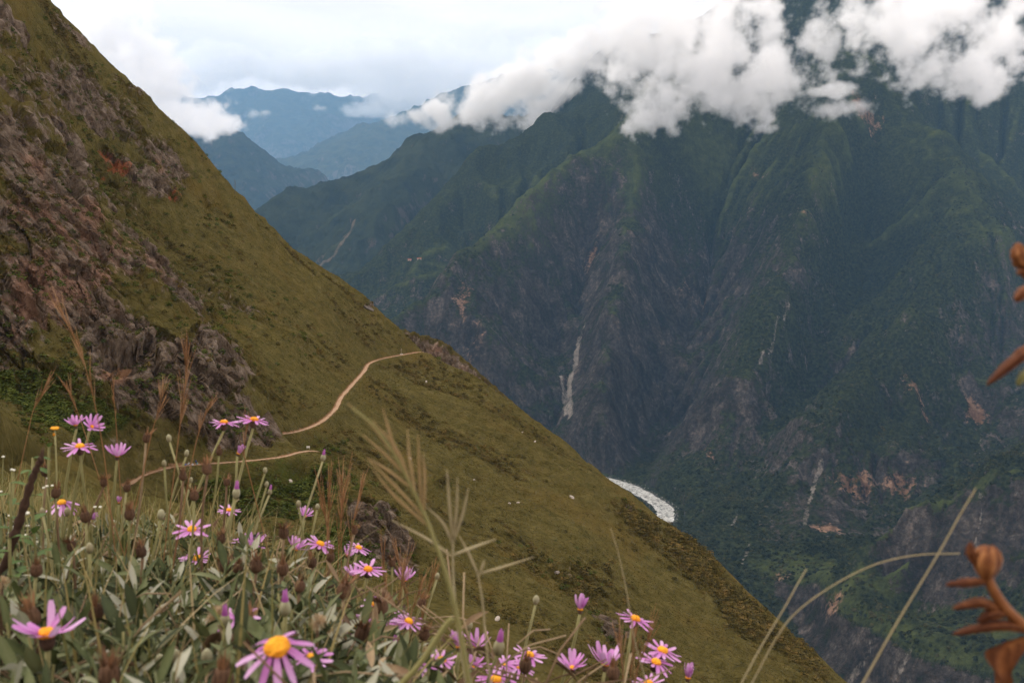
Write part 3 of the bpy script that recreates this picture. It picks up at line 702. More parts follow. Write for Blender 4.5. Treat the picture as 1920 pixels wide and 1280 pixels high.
# bench cut for the trail, with a steep cut bank on the uphill side
HH = np.where(td < 7, tz - .12 + (HH - tz) * np.where(HH > tz, sstep(.95, 2.9, td), sstep(1.2, 6.5, td)), HH)
V = np.stack([HX, HY, HH], -1)
du = np.gradient(V, axis=1); dv = np.gradient(V, axis=0)
N = np.cross(du, dv); N /= np.linalg.norm(N, axis=-1, keepdims=True) + 1e-9
N[N[..., 2] < 0] *= -1
m = (A_r > .18) & (td > 4)
xr, yr, zr = HX[m], HY[m], HH[m]
s1, s2 = .64, .77      # slab frame: the beds dip to the right
ux, uz = xr * s1 - zr * s2, xr * s2 + zr * s1
off, tilt, gap = cells(ux / 24.0, yr / 12.0, uz / 4.2, 401)
off2, tilt2, gap2 = cells(ux / 8.0, yr / 5.0, uz / 1.5, 411)
disp = 7.0 * (off - .5) + 3.4 * tilt + 2.6 * (off2 - .5) + 1.3 * tilt2 - .9 * (1 - sstep(0, .12, gap)) - .35 * (1 - sstep(0, .15, gap2)) + 1.0 * (fbm(xr / 6, yr / 6, zr / 6, octaves=4, gain=.55, seed=421, ridged=True) - .4)
D = np.zeros_like(HX); D[m] = disp * sstep(.18, .5, A_r[m]) * sstep(4, 9, td[m])
# the shallow cave in the cliff with its ochre back wall
for (px, py, wpx, hpx, dep) in [(225, 646, 34, 9, -6.0), (262, 634, 34, 7, -5.0), (222, 676, 34, 22, 10.0), (255, 655, 30, 11, 9.0), (285, 642, 22, 8, 6.0), (170, 560, 26, 9, 5.0), (195, 575, 26, 8, 5.0)]:
    c = cast_hill(px, py); s = c[1] / F
    e = np.exp(-(((HX - c[0]) / (wpx * s)) ** 2 + ((HH - c[2]) / (hpx * s)) ** 2 + ((HY - c[1]) / (40 * s)) ** 2) ** 2)
    D = D * (1 - .85 * e) - dep * e
gr_ = sstep(60, 250, PR) * sstep(2.5, 6, td)
D = D + gr_ * (1 - sstep(.2, .5, A_r)) * (.55 * (fbm(HX / 3.2, HY / 3.2, octaves=3, gain=.6, seed=431) - .5) + .5 * scrubm * fbm(HX / 2.0, HY / 2.0, octaves=2, seed=441))
V = V + N * D[..., None]
hillside = link('hillside', mesh_np('hillside', V.reshape(-1, 3), grid_faces(len(RR), len(AZ)), mat_hillside(), True,
    {'rock': A_r.ravel(), 'lush': lushm.ravel(), 'scrub': scrubm.ravel(), 'ochre': ochrem.ravel(), 'red': redm.ravel(), 'earth': earthm.ravel()}))
fr = A_r.ravel()[grid_faces(len(RR), len(AZ))[:, 0]] < .42
hillside.data.polygons.foreach_set('use_smooth', fr)
tag(hillside, 'steep olive green grass hillside with rock outcrops in front of the canyon', kind='structure')
HV = V
def cast_idx(px, py):
    """closest hillside vertex seen through a point of the photograph"""
    c = cast_hill(px, py)
    return c
def h_hill(x, y): return interp_polar(HH, np.arctan2(x, y), np.hypot(x, y), AZ, RR)

# trail: a ribbon of packed earth on the bench
def mat_trail():
    M = Mat('trail_earth'); p = M.pos()
    a = M.noise(.8, 5, .6, p); b = M.noise(5, 3, .6, p)
    c = M.ramp(M.math('ADD', M.math('MULTIPLY', a, .7), M.math('MULTIPLY', b, .3)), [(.35, (.26, .155, .09)), (.52, (.38, .245, .15)), (.7, (.48, .33, .22))])
    M.bump(b, .6, .2)
    return M.color(c, .95)
ts = [np.array(q, float) for q in smooth_line(trail, 40)]
Vt = []
for i, q in enumerate(ts):
    t = ts[min(i + 1, len(ts) - 1)] - ts[max(i - 1, 0)]; t[2] = 0; t /= np.linalg.norm(t) + 1e-9
    nrm = np.array([-t[1], t[0], 0]); wv = (.72 if q[1] < 380 else .86) + .55 * (vnoise(np.array([i * .21]), np.array([.3]), seed=5)[0] - .4) + .35 * (vnoise(np.array([i * .9]), np.array([.3]), seed=6)[0] - .5)
    for k in range(5): Vt.append(q + nrm * wv * (k / 2 - 1) + np.array([0, 0, .10 - .05 * abs(k - 2) + .04 * math.sin(i * .9 + k)]))
trail_o = link('trail', mesh_np('trail', np.array(Vt), grid_faces(len(ts), 5), mat_trail()))
tag(trail_o, 'pinkish dirt trail winding round the hillside', kind='structure')

# spur beyond the grass ridge, seen just past where the trail turns the corner
V2, = [[]]
sp = smooth_line(world([(700, 575, 905), (745, 612, 900), (790, 628, 890), (830, 640, 880), (870, 672, 872), (910, 708, 866), (960, 752, 858), (1010, 800, 850), (1060, 850, 840), (1130, 905, 825), (1240, 1000, 800)]), 16)
n2 = 40
for i, q in enumerate(sp):
    for k in range(-6, n2 - 6):
        s = k * 1.6
        if k < 0: pnt = np.array([q[0] - s * .3 , q[1] - s * 1.2, q[2] + s * .9])
        else: pnt = np.array([q[0] - s * .25, q[1] - s * .65, q[2] - s * 1.25])
        V2.append(pnt)
V2 = np.array(V2)
nz = fbm(V2[:, 0] / 9, V2[:, 1] / 9, V2[:, 2] / 9, octaves=5, gain=.58, seed=501, ridged=True) - .4
o2, t2, g2 = cells(V2[:, 0] / 7, V2[:, 1] / 7, V2[:, 2] / 4, 511)
V2[:, 1] -= 4.5 * nz + 3 * (o2 - .5); V2[:, 2] += 3.0 * nz + 2.0 * (o2 - .5)
ri = np.tile(np.arange(-6, n2 - 6), len(sp))
spur = link('rocky_spur', mesh_np('rocky_spur', V2, grid_faces(len(sp), n2), mat_hillside(), True,
    {'rock': np.clip(.25 + .14 * ri, .1, .75), 'lush': np.zeros(len(V2)), 'scrub': np.full(len(V2), .5), 'ochre': np.full(len(V2), .25), 'red': np.zeros(len(V2)), 'earth': np.zeros(len(V2))}))
tag(spur, 'small rocky spur just behind the grassy ridge', kind='structure')

# ================================================================== clouds: real fog volumes resting against the mountains
def mat_cloud():
    M = Mat('cloud_vapour'); M.t.nodes.remove(M.b)
    pv = M.n('ShaderNodeVolumePrincipled', {'Color': (.996, .996, .996, 1), 'Density': 1.0, 'Anisotropy': 0.0})
    M.t.links.new(pv.outputs[0], M.out.inputs['Volume'])
    return M.m
CLOUD_M = mat_cloud()
def cloud(label, puffs, Y, ext, vox_px=2.9, amp=1.15, depth=1.0, scale_px=70, seed=0.0, soft=.28, thin=0.0, name='cloud', group=None, grow=1.3):
    """puffs: (px, py, rx, ry[, dY]) in photograph pixels at the distance Y; ext: extinction per metre"""
    s = Y / F
    c0 = np.mean([P(q[0], q[1], Y + (q[4] if len(q) > 4 else 0)) for q in puffs], axis=0)
    o = link(name, bpy.data.volumes.new(name))
    o.location = c0
    g = bpy.data.node_groups.new('cloud_shape', 'GeometryNodeTree')
    g.interface.new_socket('Geometry', in_out='INPUT', socket_type='NodeSocketGeometry')
    g.interface.new_socket('Geometry', in_out='OUTPUT', socket_type='NodeSocketGeometry')
    N, L = g.nodes, g.links
    def nd(t, ins=None, **kw):
        n = N.new(t)
        for k, v in kw.items(): setattr(n, k, v)
        for k, v in (ins or {}).items():
            if isinstance(v, bpy.types.NodeSocket): L.new(v, n.inputs[k])
            else: n.inputs[k].default_value = v
        return n
    def mt(op, a, b=0.0, c=None):
        ins = {0: a, 1: b}
        if c is not None: ins[2] = c
        return nd('ShaderNodeMath', ins, operation=op).outputs[0]
    pos = nd('GeometryNodeInputPosition').outputs[0]
    wr = nd('ShaderNodeTexNoise', {'Vector': pos, 'Scale': 1 / (scale_px * 1.3 * s), 'Detail': 2.0}).outputs['Color']
    wv = nd('ShaderNodeVectorMath', {0: wr, 1: (.5, .5, .5)}, operation='SUBTRACT').outputs[0]
    wv = nd('ShaderNodeVectorMath', {0: wv, 'Scale': 62 * s * scale_px / 70}, operation='SCALE').outputs[0]
    pw = nd('ShaderNodeVectorMath', {0: pos, 1: wv}, operation='ADD').outputs[0]
    acc = None; lo = np.full(3, 1e9); hi = -lo
    for q in puffs:
        c = P(q[0], q[1], Y + (q[4] if len(q) > 4 else 0)) - c0
        r = np.array([q[2] * s, max(q[2], q[3]) * s * depth, q[3] * s]) * grow
        lo = np.minimum(lo, c - r * 1.2 - 30 * s); hi = np.maximum(hi, c + r * 1.2 + 30 * s)
        d = nd('ShaderNodeVectorMath', {0: pw, 1: tuple(c)}, operation='SUBTRACT').outputs[0]
        d = nd('ShaderNodeVectorMath', {0: d, 1: tuple(r)}, operation='DIVIDE').outputs[0]
        d = nd('ShaderNodeVectorMath', {0: d}, operation='LENGTH').outputs['Value']
        v = mt('SUBTRACT', 1.0, d)
        acc = v if acc is None else mt('SMOOTH_MAX', acc, v, .25)
    ps = nd('ShaderNodeVectorMath', {0: pos, 1: (seed * 311.7, seed * 97.3, seed * 53.1)}, operation='ADD').outputs[0]
    n1 = nd('ShaderNodeTexNoise', {'Vector': ps, 'Scale': 1 / (scale_px * s), 'Detail': 9.0, 'Roughness': .66}).outputs[0]
    vo = nd('ShaderNodeTexVoronoi', {'Vector': ps, 'Scale': 1.6 / (scale_px * s), 'Detail': 2.0, 'Roughness': .5}).outputs['Distance']
    n1 = mt('SUBTRACT', n1, .5 + thin)
    bill = mt('MULTIPLY', mt('SUBTRACT', .5, vo), .25)
    f = mt('ADD', mt('ADD', acc, mt('MULTIPLY', n1, amp * 2.5)), bill)
    mr = nd('ShaderNodeMapRange', {'Value': f, 'From Min': .05, 'From Max': .05 + soft, 'To Min': 0.0, 'To Max': ext}, interpolation_type='SMOOTHSTEP').outputs[0]
    vx = vox_px * s
    res = [int(np.clip((hi[k] - lo[k]) / vx, 8, 260)) for k in range(3)]
    vc = nd('GeometryNodeVolumeCube', {'Density': mr, 'Background': 0.0, 'Min': tuple(lo), 'Max': tuple(hi), 'Resolution X': res[0], 'Resolution Y': max(8, res[1] // 2), 'Resolution Z': res[2]})
    sm = nd('GeometryNodeSetMaterial', {'Geometry': vc.outputs[0], 'Material': CLOUD_M})
    out = N.new('NodeGroupOutput'); L.new(sm.outputs[0], out.inputs[0])
    md = o.modifiers.new('cloud_shape', 'NODES'); md.node_group = g
    o.data.materials.append(CLOUD_M)
    tag(o, label, 'cloud', group)
    return o

cloud('broad white cloud bank covering the crest left of the massif summit',
      [(1200, 226, 26, 22), (1255, 175, 66, 55), (1330, 130, 84, 70), (1300, 55, 110, 66), (1400, 165, 64, 52), (1455, 130, 66, 44), (1480, 185, 44, 26), (1235, 35, 80, 60), (1400, 30, 60, 44), (1540, 95, 44, 40), (1545, 170, 34, 14), (1180, 70, 60, 90)],
      5650, .013, seed=1.3, soft=.42, scale_px=64, amp=1.75, thin=.03)
cloud('white cloud bank hiding the summits at the upper right corner',
      [(1690, 50, 90, 66), (1770, 95, 76, 58), (1830, 125, 52, 52), (1858, 172, 34, 34), (1640, 10, 70, 44), (1880, 50, 60, 56), (1735, 20, 90, 50), (1915, 110, 40, 40), (1600, 35, 40, 34)],
      5500, .013, seed=2.7, soft=.42, scale_px=64, amp=1.75, thin=.03)
cloud('long low cloud lying across the ridges in the middle of the view',
      [(820, 210, 30, 18), (880, 205, 50, 24), (945, 190, 64, 34), (1010, 205, 62, 30), (1070, 190, 66, 42), (1135, 175, 56, 40), (1000, 160, 76, 34), (1190, 150, 60, 50), (785, 222, 22, 14), (840, 222, 30, 14), (1100, 120, 80, 40)],
      8700, .011, seed=4.1, vox_px=3.6, soft=.4, scale_px=58, amp=1.6)
cloud('white cloud spilling over the pointed mountain beside the grassy ridge',
      [(190, 70, 70, 60), (250, 125, 66, 56), (300, 170, 62, 48), (345, 205, 54, 34), (385, 224, 44, 22), (430, 230, 30, 18), (410, 210, 24, 14)],
      13800, .008, seed=5.9, vox_px=3.6, soft=.36, scale_px=58, amp=1.4)
cloud('distant cloud deck along the tops of the farthest mountains',
      [(330, 138, 90, 22), (450, 122, 100, 22), (560, 130, 100, 22), (660, 138, 90, 24), (745, 165, 70, 34), (800, 175, 60, 28), (690, 200, 44, 9), (880, 140, 100, 40), (1000, 130, 100, 50), (760, 120, 120, 40)],
      36500, .0014, seed=7.7, vox_px=4.5)
for k, (px, py, rx, ry, Y, lab) in enumerate([
        (486, 214, 20, 8, 16000, 'small wisp of cloud floating right of the cloud on the pointed mountain'),
        (600, 205, 13, 6, 17000, 'faint scrap of cloud before the far mountain wall left of the valley notch'),
        (870, 228, 20, 7, 9000, 'thin shred of cloud just under the rounded mountain top'),
        (745, 225, 22, 14, 15500, 'little cloud clinging to the hazy slope left of the rounded mountain'),
        (1440, 242, 20, 9, 5350, 'tiny cloud puff hanging below the broad bank over the dark forest'),
        (1580, 205, 46, 18, 5500, 'thin veil of cloud in front of the massif below its summit')]):
    cloud(lab, [(px - rx * .4, py, rx * .8, ry), (px + rx * .5, py - ry * .2, rx * .7, ry * .8)], Y, 9.0 / (Y / F * 40) * .1, vox_px=2.2, scale_px=18, seed=10 + k * 1.7, amp=1.0, soft=.6, depth=1.0)

# ================================================================== plant cover of the slopes (nobody could count it)
def scatter(name, label, pts, scl, rot, proto_me):
    """instances of one small mesh on given points"""
    me = bpy.data.meshes.new(name)
    me.vertices.add(len(pts)); me.vertices.foreach_set('co', np.ascontiguousarray(pts, np.float32).ravel())
    for key, val in (('scl', scl), ('rot', rot)):
        a = me.attributes.new(key, 'FLOAT_VECTOR', 'POINT'); a.data.foreach_set('vector', np.ascontiguousarray(val, np.float32).ravel())
    me.materials.append(proto_me.materials[0])
    o = link(name, me)
    po = bpy.data.objects.new(name + '_clump', proto_me)
    g = bpy.data.node_groups.new(name, 'GeometryNodeTree')
    g.interface.new_socket('Geometry', in_out='INPUT', socket_type='NodeSocketGeometry'); g.interface.new_socket('Geometry', in_out='OUTPUT', socket_type='NodeSocketGeometry')
    N, L = g.nodes, g.links
    gi, go = N.new('NodeGroupInput'), N.new('NodeGroupOutput'); oi = N.new('GeometryNodeObjectInfo'); oi.inputs[0].default_value = po
    ip = N.new('GeometryNodeInstanceOnPoints')
    a1 = N.new('GeometryNodeInputNamedAttribute'); a1.data_type = 'FLOAT_VECTOR'; a1.inputs[0].default_value = 'scl'
    a2 = N.new('GeometryNodeInputNamedAttribute'); a2.data_type = 'FLOAT_VECTOR'; a2.inputs[0].default_value = 'rot'
    er = N.new('FunctionNodeEulerToRotation'); L.new(a2.outputs[0], er.inputs[0])
    L.new(gi.outputs[0], ip.inputs['Points']); L.new(oi.outputs['Geometry'], ip.inputs['Instance']); L.new(er.outputs[0], ip.inputs['Rotation']); L.new(a1.outputs[0], ip.inputs['Scale']); L.new(ip.outputs[0], go.inputs[0])
    md = o.modifiers.new(name, 'NODES'); md.node_group = g
    tag(o, label, kind='stuff')
    return o
def cover_mat(name, stops, scale=1.0, rnd=.35):
    M = Mat(name, 0.0)
    oi = M.n('ShaderNodeObjectInfo').outputs['Random']
    n = M.noise(scale, 4, .6, M.n('ShaderNodeNewGeometry').outputs['Position'])
    c = M.ramp(M.math('ADD', M.math('MULTIPLY', oi, rnd), M.math('ADD', M.math('MULTIPLY', M.math('SUBTRACT', n, .5), 1.5), .5 - rnd / 2)), stops)
    return M.color(c, .95)
def leafy_clump(name, n, flat, size, mat, seed, up=.2):
    """a bush or crown: many leaf-sized faces spread through its volume"""
    rg = np.random.default_rng(seed)
    d = rg.normal(size=(n, 3)); d /= np.linalg.norm(d, axis=1, keepdims=True)
    r = .55 + .45 * rg.random(n) ** .5
    lump = 1 + .3 * np.sin(d[:, 0] * 4 + seed) * np.sin(d[:, 1] * 5 + 2 * seed)
    c = d * (r * lump)[:, None] * np.array([1, 1, flat]); c[:, 2] += flat * .55; c = c[c[:, 2] > -.05]; d = d[:len(c)]
    V = []; Fc = []
    for k, p in enumerate(c):
        nrm = p * np.array([1, 1, 1]) + rg.normal(size=3) * .5 + np.array([0, 0, up]); nrm /= np.linalg.norm(nrm)
        a = np.cross(nrm, rg.normal(size=3)); a /= np.linalg.norm(a) + 1e-9; b = np.cross(nrm, a); s = size * (.6 + .8 * rg.random())
        i = len(V); V += [p - a * s, p + b * s * .7, p + a * s, p - b * s * .7]; Fc.append((i, i + 1, i + 2, i + 3))
    me = mesh_np(name, np.array(V), np.array(Fc), mat, False)
    return me
rgn = np.random.default_rng(5)
# forest on the far canyon wall and on the terraces by the river
wgt = (1 - sstep(.3, .6, A_rock)) * (1 - .8 * sstep(.25, .65, A_grass)) * (1 - sstep(.2, .5, A_scar)) * (rd > 62)
wgt = np.maximum(wgt, .45 * shelf)
wgt = wgt * (GY / 3500.0) ** 1.2 * np.where(GY < 5600, 1, .0) * (np.abs(GX / GY - 0) < .54) * (.35 + .65 * sstep(.4, .6, fbm(GX / 60, GY / 60, octaves=3, seed=71)))
# only where the slope can be seen from the viewpoint side
wgt = wgt * ((GX * gxv + GY * gyv - H) > -200 * 0 + 0)
pk = rgn.choice(H.size, size=62000, replace=False, p=(wgt / wgt.sum()).ravel())
fp = Vm[pk] + rgn.normal(0, 3.0, (len(pk), 3)) * np.array([1, 1, 0])
fp[:, 2] = h_massif(fp[:, 0], fp[:, 1]) - .8
sz = 2.6 + 4.2 * rgn.random(len(pk)) ** 1.8
m_crown = cover_mat('forest_crown', [(.1, (.007, .010, .005)), (.4, (.018, .022, .010)), (.65, (.032, .036, .014)), (.9, (.060, .052, .020))], scale=.012, rnd=.5)
scatter('forest', 'dark forest cover on the far canyon wall', fp, np.stack([sz, sz, sz * (.8 + .5 * rgn.random(len(pk)))], 1), np.stack([np.zeros(len(pk)), np.zeros(len(pk)), rgn.random(len(pk)) * 6.3], 1), leafy_clump('crown', 46, .8, .42, m_crown, 3, .6))

# tussocks and shrubs on the near hillside
area = PR * np.gradient(RR)[:, None] * np.gradient(AZ)[None]
inview = (np.abs(PA) < R(28.5)) & (PR > 290) & (PR < 705)
def pick(w_, n):
    global LASTK
    w_ = np.clip(w_ * area * inview, 0, None); k = rgn.choice(HX.size, size=n, replace=False, p=(w_ / w_.sum()).ravel()); p = HV.reshape(-1, 3)[k].copy(); LASTK = k
    return p, len(k)
def tussock(n, seed, mat):
    rg = np.random.default_rng(seed); V = []; Fc = []
    for k in range(n):
        a = rg.random() * 6.3; r = rg.random() * .45; c, s = math.cos(a), math.sin(a); fl = .3 + rg.random() * .9; h = .5 + .6 * rg.random(); w_ = .07 + .06 * rg.random()
        p = np.array([r * c, r * s, -.1]); t = np.array([(r + fl * .6) * c, (r + fl * .6) * s, h]); sd = np.array([-s, c, 0]) * w_
        i = len(V); V += [p - sd, p + sd, (p + t) / 2 + sd * .9 + np.array([0, 0, .12]), (p + t) / 2 - sd * .9 + np.array([0, 0, .12]), t]; Fc += [(i, i + 1, i + 2, i + 3), (i + 3, i + 2, i + 4, i + 4)]
    V = np.array(V); F3 = []
    for q in Fc: F3 += [(q[0], q[1], q[2]), (q[0], q[2], q[3])] if q[2] != q[3] else [(q[0], q[1], q[2])]
    F3 = [f for f in F3 if len(set(f)) == 3]
    return mesh_np('tussock', V, np.array(F3), mat, False)
m_tus = cover_mat('tussock_grass', [(.1, (.048, .042, .013)), (.4, (.090, .077, .023)), (.65, (.126, .105, .033)), (.95, (.20, .158, .062))], scale=.12)
p, n = pick((1 - sstep(.3, .6, A_r)) * (td > 1.8) * (.25 + fbm(HX / 14, HY / 14, octaves=3, seed=81) ** 2 * 1.5), 85000)
s_ = .18 + .34 * rgn.random(n) ** 2.5
scatter('hill_grass', 'tussock grass covering the near hillside', p, np.stack([s_ * 1.3, s_ * 1.3, s_], 1), np.stack([rgn.normal(0, .15, n), rgn.normal(.25, .15, n), rgn.random(n) * 6.3], 1), tussock(16, 3, m_tus))
m_scrub = cover_mat('scrub', [(.1, (.030, .027, .010)), (.4, (.070, .058, .020)), (.65, (.115, .084, .028)), (.95, (.18, .115, .038))], scale=.25)
p, n = pick((.9 * scrubm ** 1.8 + .05 * mR + .0006) * (td > 3), 9000)
SCR = scrubm.ravel()[LASTK]
s_ = (.35 + 1.0 * rgn.random(n) ** 2.2) * (1 + .8 * sstep(.5, .9, SCR))
scatter('hill_scrub', 'brownish scrub along the grassy ridge and among the rocks', p, np.stack([s_ * 1.15, s_ * 1.15, s_], 1), np.stack([np.zeros(n), np.zeros(n), rgn.random(n) * 6.3], 1), leafy_clump('scrub', 70, .75, .26, m_scrub, 8))
p, n = pick((scrub0 ** 2 + .15 * (np.abs(HX) < 0)) * (td > 3) * (HX > -20), 2600)
s_ = .55 + 1.7 * rgn.random(n) ** 2.0
scatter('ridge_scrub', 'orange brown bushes crowding the lower crest of the grassy spur', p, np.stack([s_ * 1.1, s_ * 1.1, s_], 1), np.stack([np.zeros(n), np.zeros(n), rgn.random(n) * 6.3], 1), leafy_clump('ridge_scrub', 90, .8, .22, m_scrub, 15))
m_lush = cover_mat('green_scrub', [(.1, (.022, .030, .008)), (.4, (.052, .066, .016)), (.65, (.085, .10, .024)), (.95, (.13, .135, .036))], scale=.25)
p, n = pick((.9 * lushm * (1 - sstep(.6, .9, lushm) * .2) + .05 * mR) * (td > 10), 5200)
s_ = .4 + 1.1 * rgn.random(n) ** 2.2
scatter('green_scrub', 'dark green bushes below the cliff and beside the trail', p, np.stack([s_ * 1.15, s_ * 1.15, s_], 1), np.stack([np.zeros(n), np.zeros(n), rgn.random(n) * 6.3], 1), leafy_clump('green_scrub', 70, .8, .26, m_lush, 12))

# ------------------------------------------------------------------ small single things on the slopes
def on_hill(px, py):
    """the real surface point seen at a place of the photograph (including the rock relief)"""
    d = ray(px, py); v = HV.reshape(-1, 3); c = cast_hill(px, py)
    near = np.nonzero(np.abs(v[:, 1] - c[1]) < 8)[0]
    k = near[np.argmin((v[near, 0] - c[0]) ** 2 + (v[near, 1] - c[1]) ** 2)]
    return v[k].copy()
def simple_mat(name, c, var=.25, scale=8.0, rough=.9):
    M = Mat(name); n = M.noise(scale, 4, .6, M.pos())
    return M.color(M.ramp(n, [(.3, tuple(q * (1 - var) for q in c)), (.7, tuple(min(1, q * (1 + var)) for q in c))]), rough)
m_stone = simple_mat('pale_stone', (.42, .36, .31), .35, 1.2)
def rock_mesh(seed):
    bm = bmesh.new(); bmesh.ops.create_icosphere(bm, subdivisions=2, radius=1.0); rg = np.random.default_rng(seed); dirs = rg.normal(size=(9, 3)); dirs /= np.linalg.norm(dirs, axis=1, keepdims=True); cut = .55 + .35 * rg.random(9)
    for v in bm.verts:
        q = np.array(v.co)
        for dd, cc in zip(dirs, cut):
            e = q.dot(dd)
            if e > cc: q = q - dd * (e - cc)
        v.co = q
    me = bpy.data.meshes.new('boulder'); bm.to_mesh(me); bm.free(); me.materials.append(m_stone)
    return me
ROCKS = [rock_mesh(k) for k in range(4)]
for i, (px, py, r_, lab) in enumerate([(1072, 934, 1.3, 'widest pale boulder on the grass, level with the river bend'), (955, 944, .8, 'left one of two small pale stones side by side on the slope'), (972, 943, .8, 'right one of two small pale stones side by side on the slope'), (1003, 828, .7, 'small pale stone high on the green spur near its crest'),
        (800, 716, .8, 'pale stone on the grass right below the end of the trail'), (768, 862, .8, 'pale stone beside the tips of the tall blurred grass'), (888, 900, .7, 'small white stone in the middle of the green slope'), (980, 812, .6, 'tiny pale stone highest on the green spur'), (933, 1164, .9, 'pale stone on the smooth lower grass near the bottom'), (545, 905, .8, 'grey boulder just under the trail left of the bend'), (690, 575, 3.2, 'flat rock outcrop on the skyline above the trail'), (1045, 1073, 1.2, 'pinkish boulder above the dark rocky gully')]):
    c = on_hill(px, py); o = link('boulder', ROCKS[i % 4]); o.location = Vector(c) + Vector((0, 0, r_ * .15)); o.scale = (r_ * 1.4, r_, r_ * (.45 if i == 10 else .75)); o.rotation_euler = (.2, .5, i * 1.3)
    if i == 10: o.data = o.data.copy(); o.data.materials[0] = simple_mat('grey_rock', (.12, .10, .085), .4, .8)
    tag(o, lab, 'boulder', 'boulders scattered on the grassy slope')

# people resting on the trail
def person(label, foot, face, pose, coat, legs):
    J = {'pelvis': (0, 0, .92), 'chest': (0, 0, 1.28), 'neck': (0, 0, 1.48), 'head': (0, .02, 1.60), 'top': (0, .02, 1.70), 'shl': (-.19, 0, 1.40), 'shr': (.19, 0, 1.40), 'ell': (-.27, .02, 1.12), 'elr': (.27, .02, 1.12), 'hal': (-.25, .14, .90), 'har': (.25, .14, .90),
         'hil': (-.10, 0, .88), 'hir': (.10, 0, .88), 'knl': (-.11, .03, .48), 'knr': (.11, .03, .48), 'anl': (-.11, 0, .08), 'anr': (.11, 0, .08), 'tol': (-.12, .18, .04), 'tor': (.12, .18, .04)}
    if pose == 'sit':
        J.update({k: (v[0], v[1], v[2] - .66) for k, v in J.items() if v[2] > .85 and k not in ('knl', 'knr')})
        J.update({'knl': (-.13, .42, .42), 'knr': (.13, .42, .42), 'anl': (-.13, .55, .06), 'anr': (.13, .55, .06), 'tol': (-.14, .74, .04), 'tor': (.14, .74, .04), 'hal': (-.16, .36, .44), 'har': (.16, .36, .44)})
    rad = {'pelvis': .15, 'chest': .16, 'neck': .065, 'head': .11, 'top': .08, 'shl': .085, 'shr': .085, 'ell': .055, 'elr': .055, 'hal': .045, 'har': .045, 'hil': .11, 'hir': .11, 'knl': .075, 'knr': .075, 'anl': .05, 'anr': .05, 'tol': .04, 'tor': .04}
    E = [('pelvis', 'chest'), ('chest', 'neck'), ('neck', 'head'), ('head', 'top'), ('chest', 'shl'), ('chest', 'shr'), ('shl', 'ell'), ('shr', 'elr'), ('ell', 'hal'), ('elr', 'har'), ('pelvis', 'hil'), ('pelvis', 'hir'), ('hil', 'knl'), ('hir', 'knr'), ('knl', 'anl'), ('knr', 'anr'), ('anl', 'tol'), ('anr', 'tor')]
    ks = list(J); me = bpy.data.meshes.new('person'); me.from_pydata([J[k] for k in ks], [(ks.index(a), ks.index(b)) for a, b in E], [])
    o = link('person', me); sk = o.modifiers.new('skin', 'SKIN'); 
    for i, k in enumerate(ks): me.skin_vertices[0].data[i].radius = (rad[k], rad[k]); me.skin_vertices[0].data[i].use_root = (k == 'pelvis')
    o.modifiers.new('sub', 'SUBSURF').levels = 1; o.modifiers['sub'].render_levels = 1
    M = Mat('hiker_clothes'); z = M.n('ShaderNodeSeparateXYZ', {0: M.n('ShaderNodeTexCoord').outputs['Object']}).outputs['Z']; b = -.66 if pose == 'sit' else 0
    c = M.mix(M.math('GREATER_THAN', z, .90 + b), legs, coat); c = M.mix(M.math('GREATER_THAN', z, 1.47 + b), c, (.36, .2, .13)); c = M.mix(M.math('GREATER_THAN', z, 1.63 + b), c, (.10, .08, .07))
    me.materials.append(M.color(c, .8))
    o.location = foot; o.rotation_euler = (0, 0, face)
    tag(o, label, 'person', 'hikers resting on the trail')
def trail_at(px, dy=0.0):
    q = min(ts, key=lambda t: abs(960 + F * t[0] / (t[1] * CP + t[2] * SP) - px) + (0 if t[1] < 395 else 9999) + (0 if t[1] > 325 else 9999))
    return Vector((q[0], q[1] + dy, q[2] + .12))
person('standing hiker in a blue jacket on the trail below the cliff', trail_at(367, .2), 2.6, 'stand', (.04, .10, .34), (.03, .03, .04))
person('hiker in a white shirt sitting at the inner edge of the trail', trail_at(353, .5), 2.9, 'sit', (.62, .62, .62), (.05, .09, .22))
person('hiker in a teal top sitting at the outer edge of the trail', trail_at(371, -.7), 1.2, 'sit', (.12, .34, .38), (.5, .5, .5))
m_pack = [simple_mat('pack_white', (.6, .6, .62), .2), simple_mat('pack_blue', (.05, .12, .3), .2)]
for i, (px, dy, lab) in enumerate([(361, -.6, 'pale backpack lying on the trail between the hikers'), (348, .1, 'blue backpack lying on the trail left of the hikers')]):
    bm = bmesh.new(); bmesh.ops.create_cube(bm, size=1.0); bmesh.ops.subdivide_edges(bm, edges=bm.edges[:], cuts=2, use_grid_fill=True)
    for v in bm.verts: v.co = Vector(v.co).normalized() * .35 + Vector(v.co) * .5; v.co.x *= .75; v.co.y *= .5; v.co.z *= .6
    me = bpy.data.meshes.new('backpack'); bm.to_mesh(me); bm.free(); me.materials.append(m_pack[i])
    ro = bpy.data.objects.new('backpack', None); COL.objects.link(ro); ro.location = trail_at(px, dy); ro.rotation_euler = (0, 0, i * 1.2); tag(ro, lab, 'backpack', 'backpacks on the trail')
    b = link('bag', me, ro); b.location = (0, 0, .22)
    for sx in (-.12, .12):
        mb_v = [(sx - .03, -.24, .05), (sx + .03, -.24, .05), (sx + .03, -.30, .22), (sx - .03, -.30, .22), (sx + .03, -.22, .42), (sx - .03, -.22, .42)]
        me2 = bpy.data.meshes.new('strap'); me2.from_pydata(mb_v, [], [(0, 1, 2, 3), (3, 2, 4, 5)]); me2.materials.append(m_pack[1 - i]); link('strap', me2, ro)

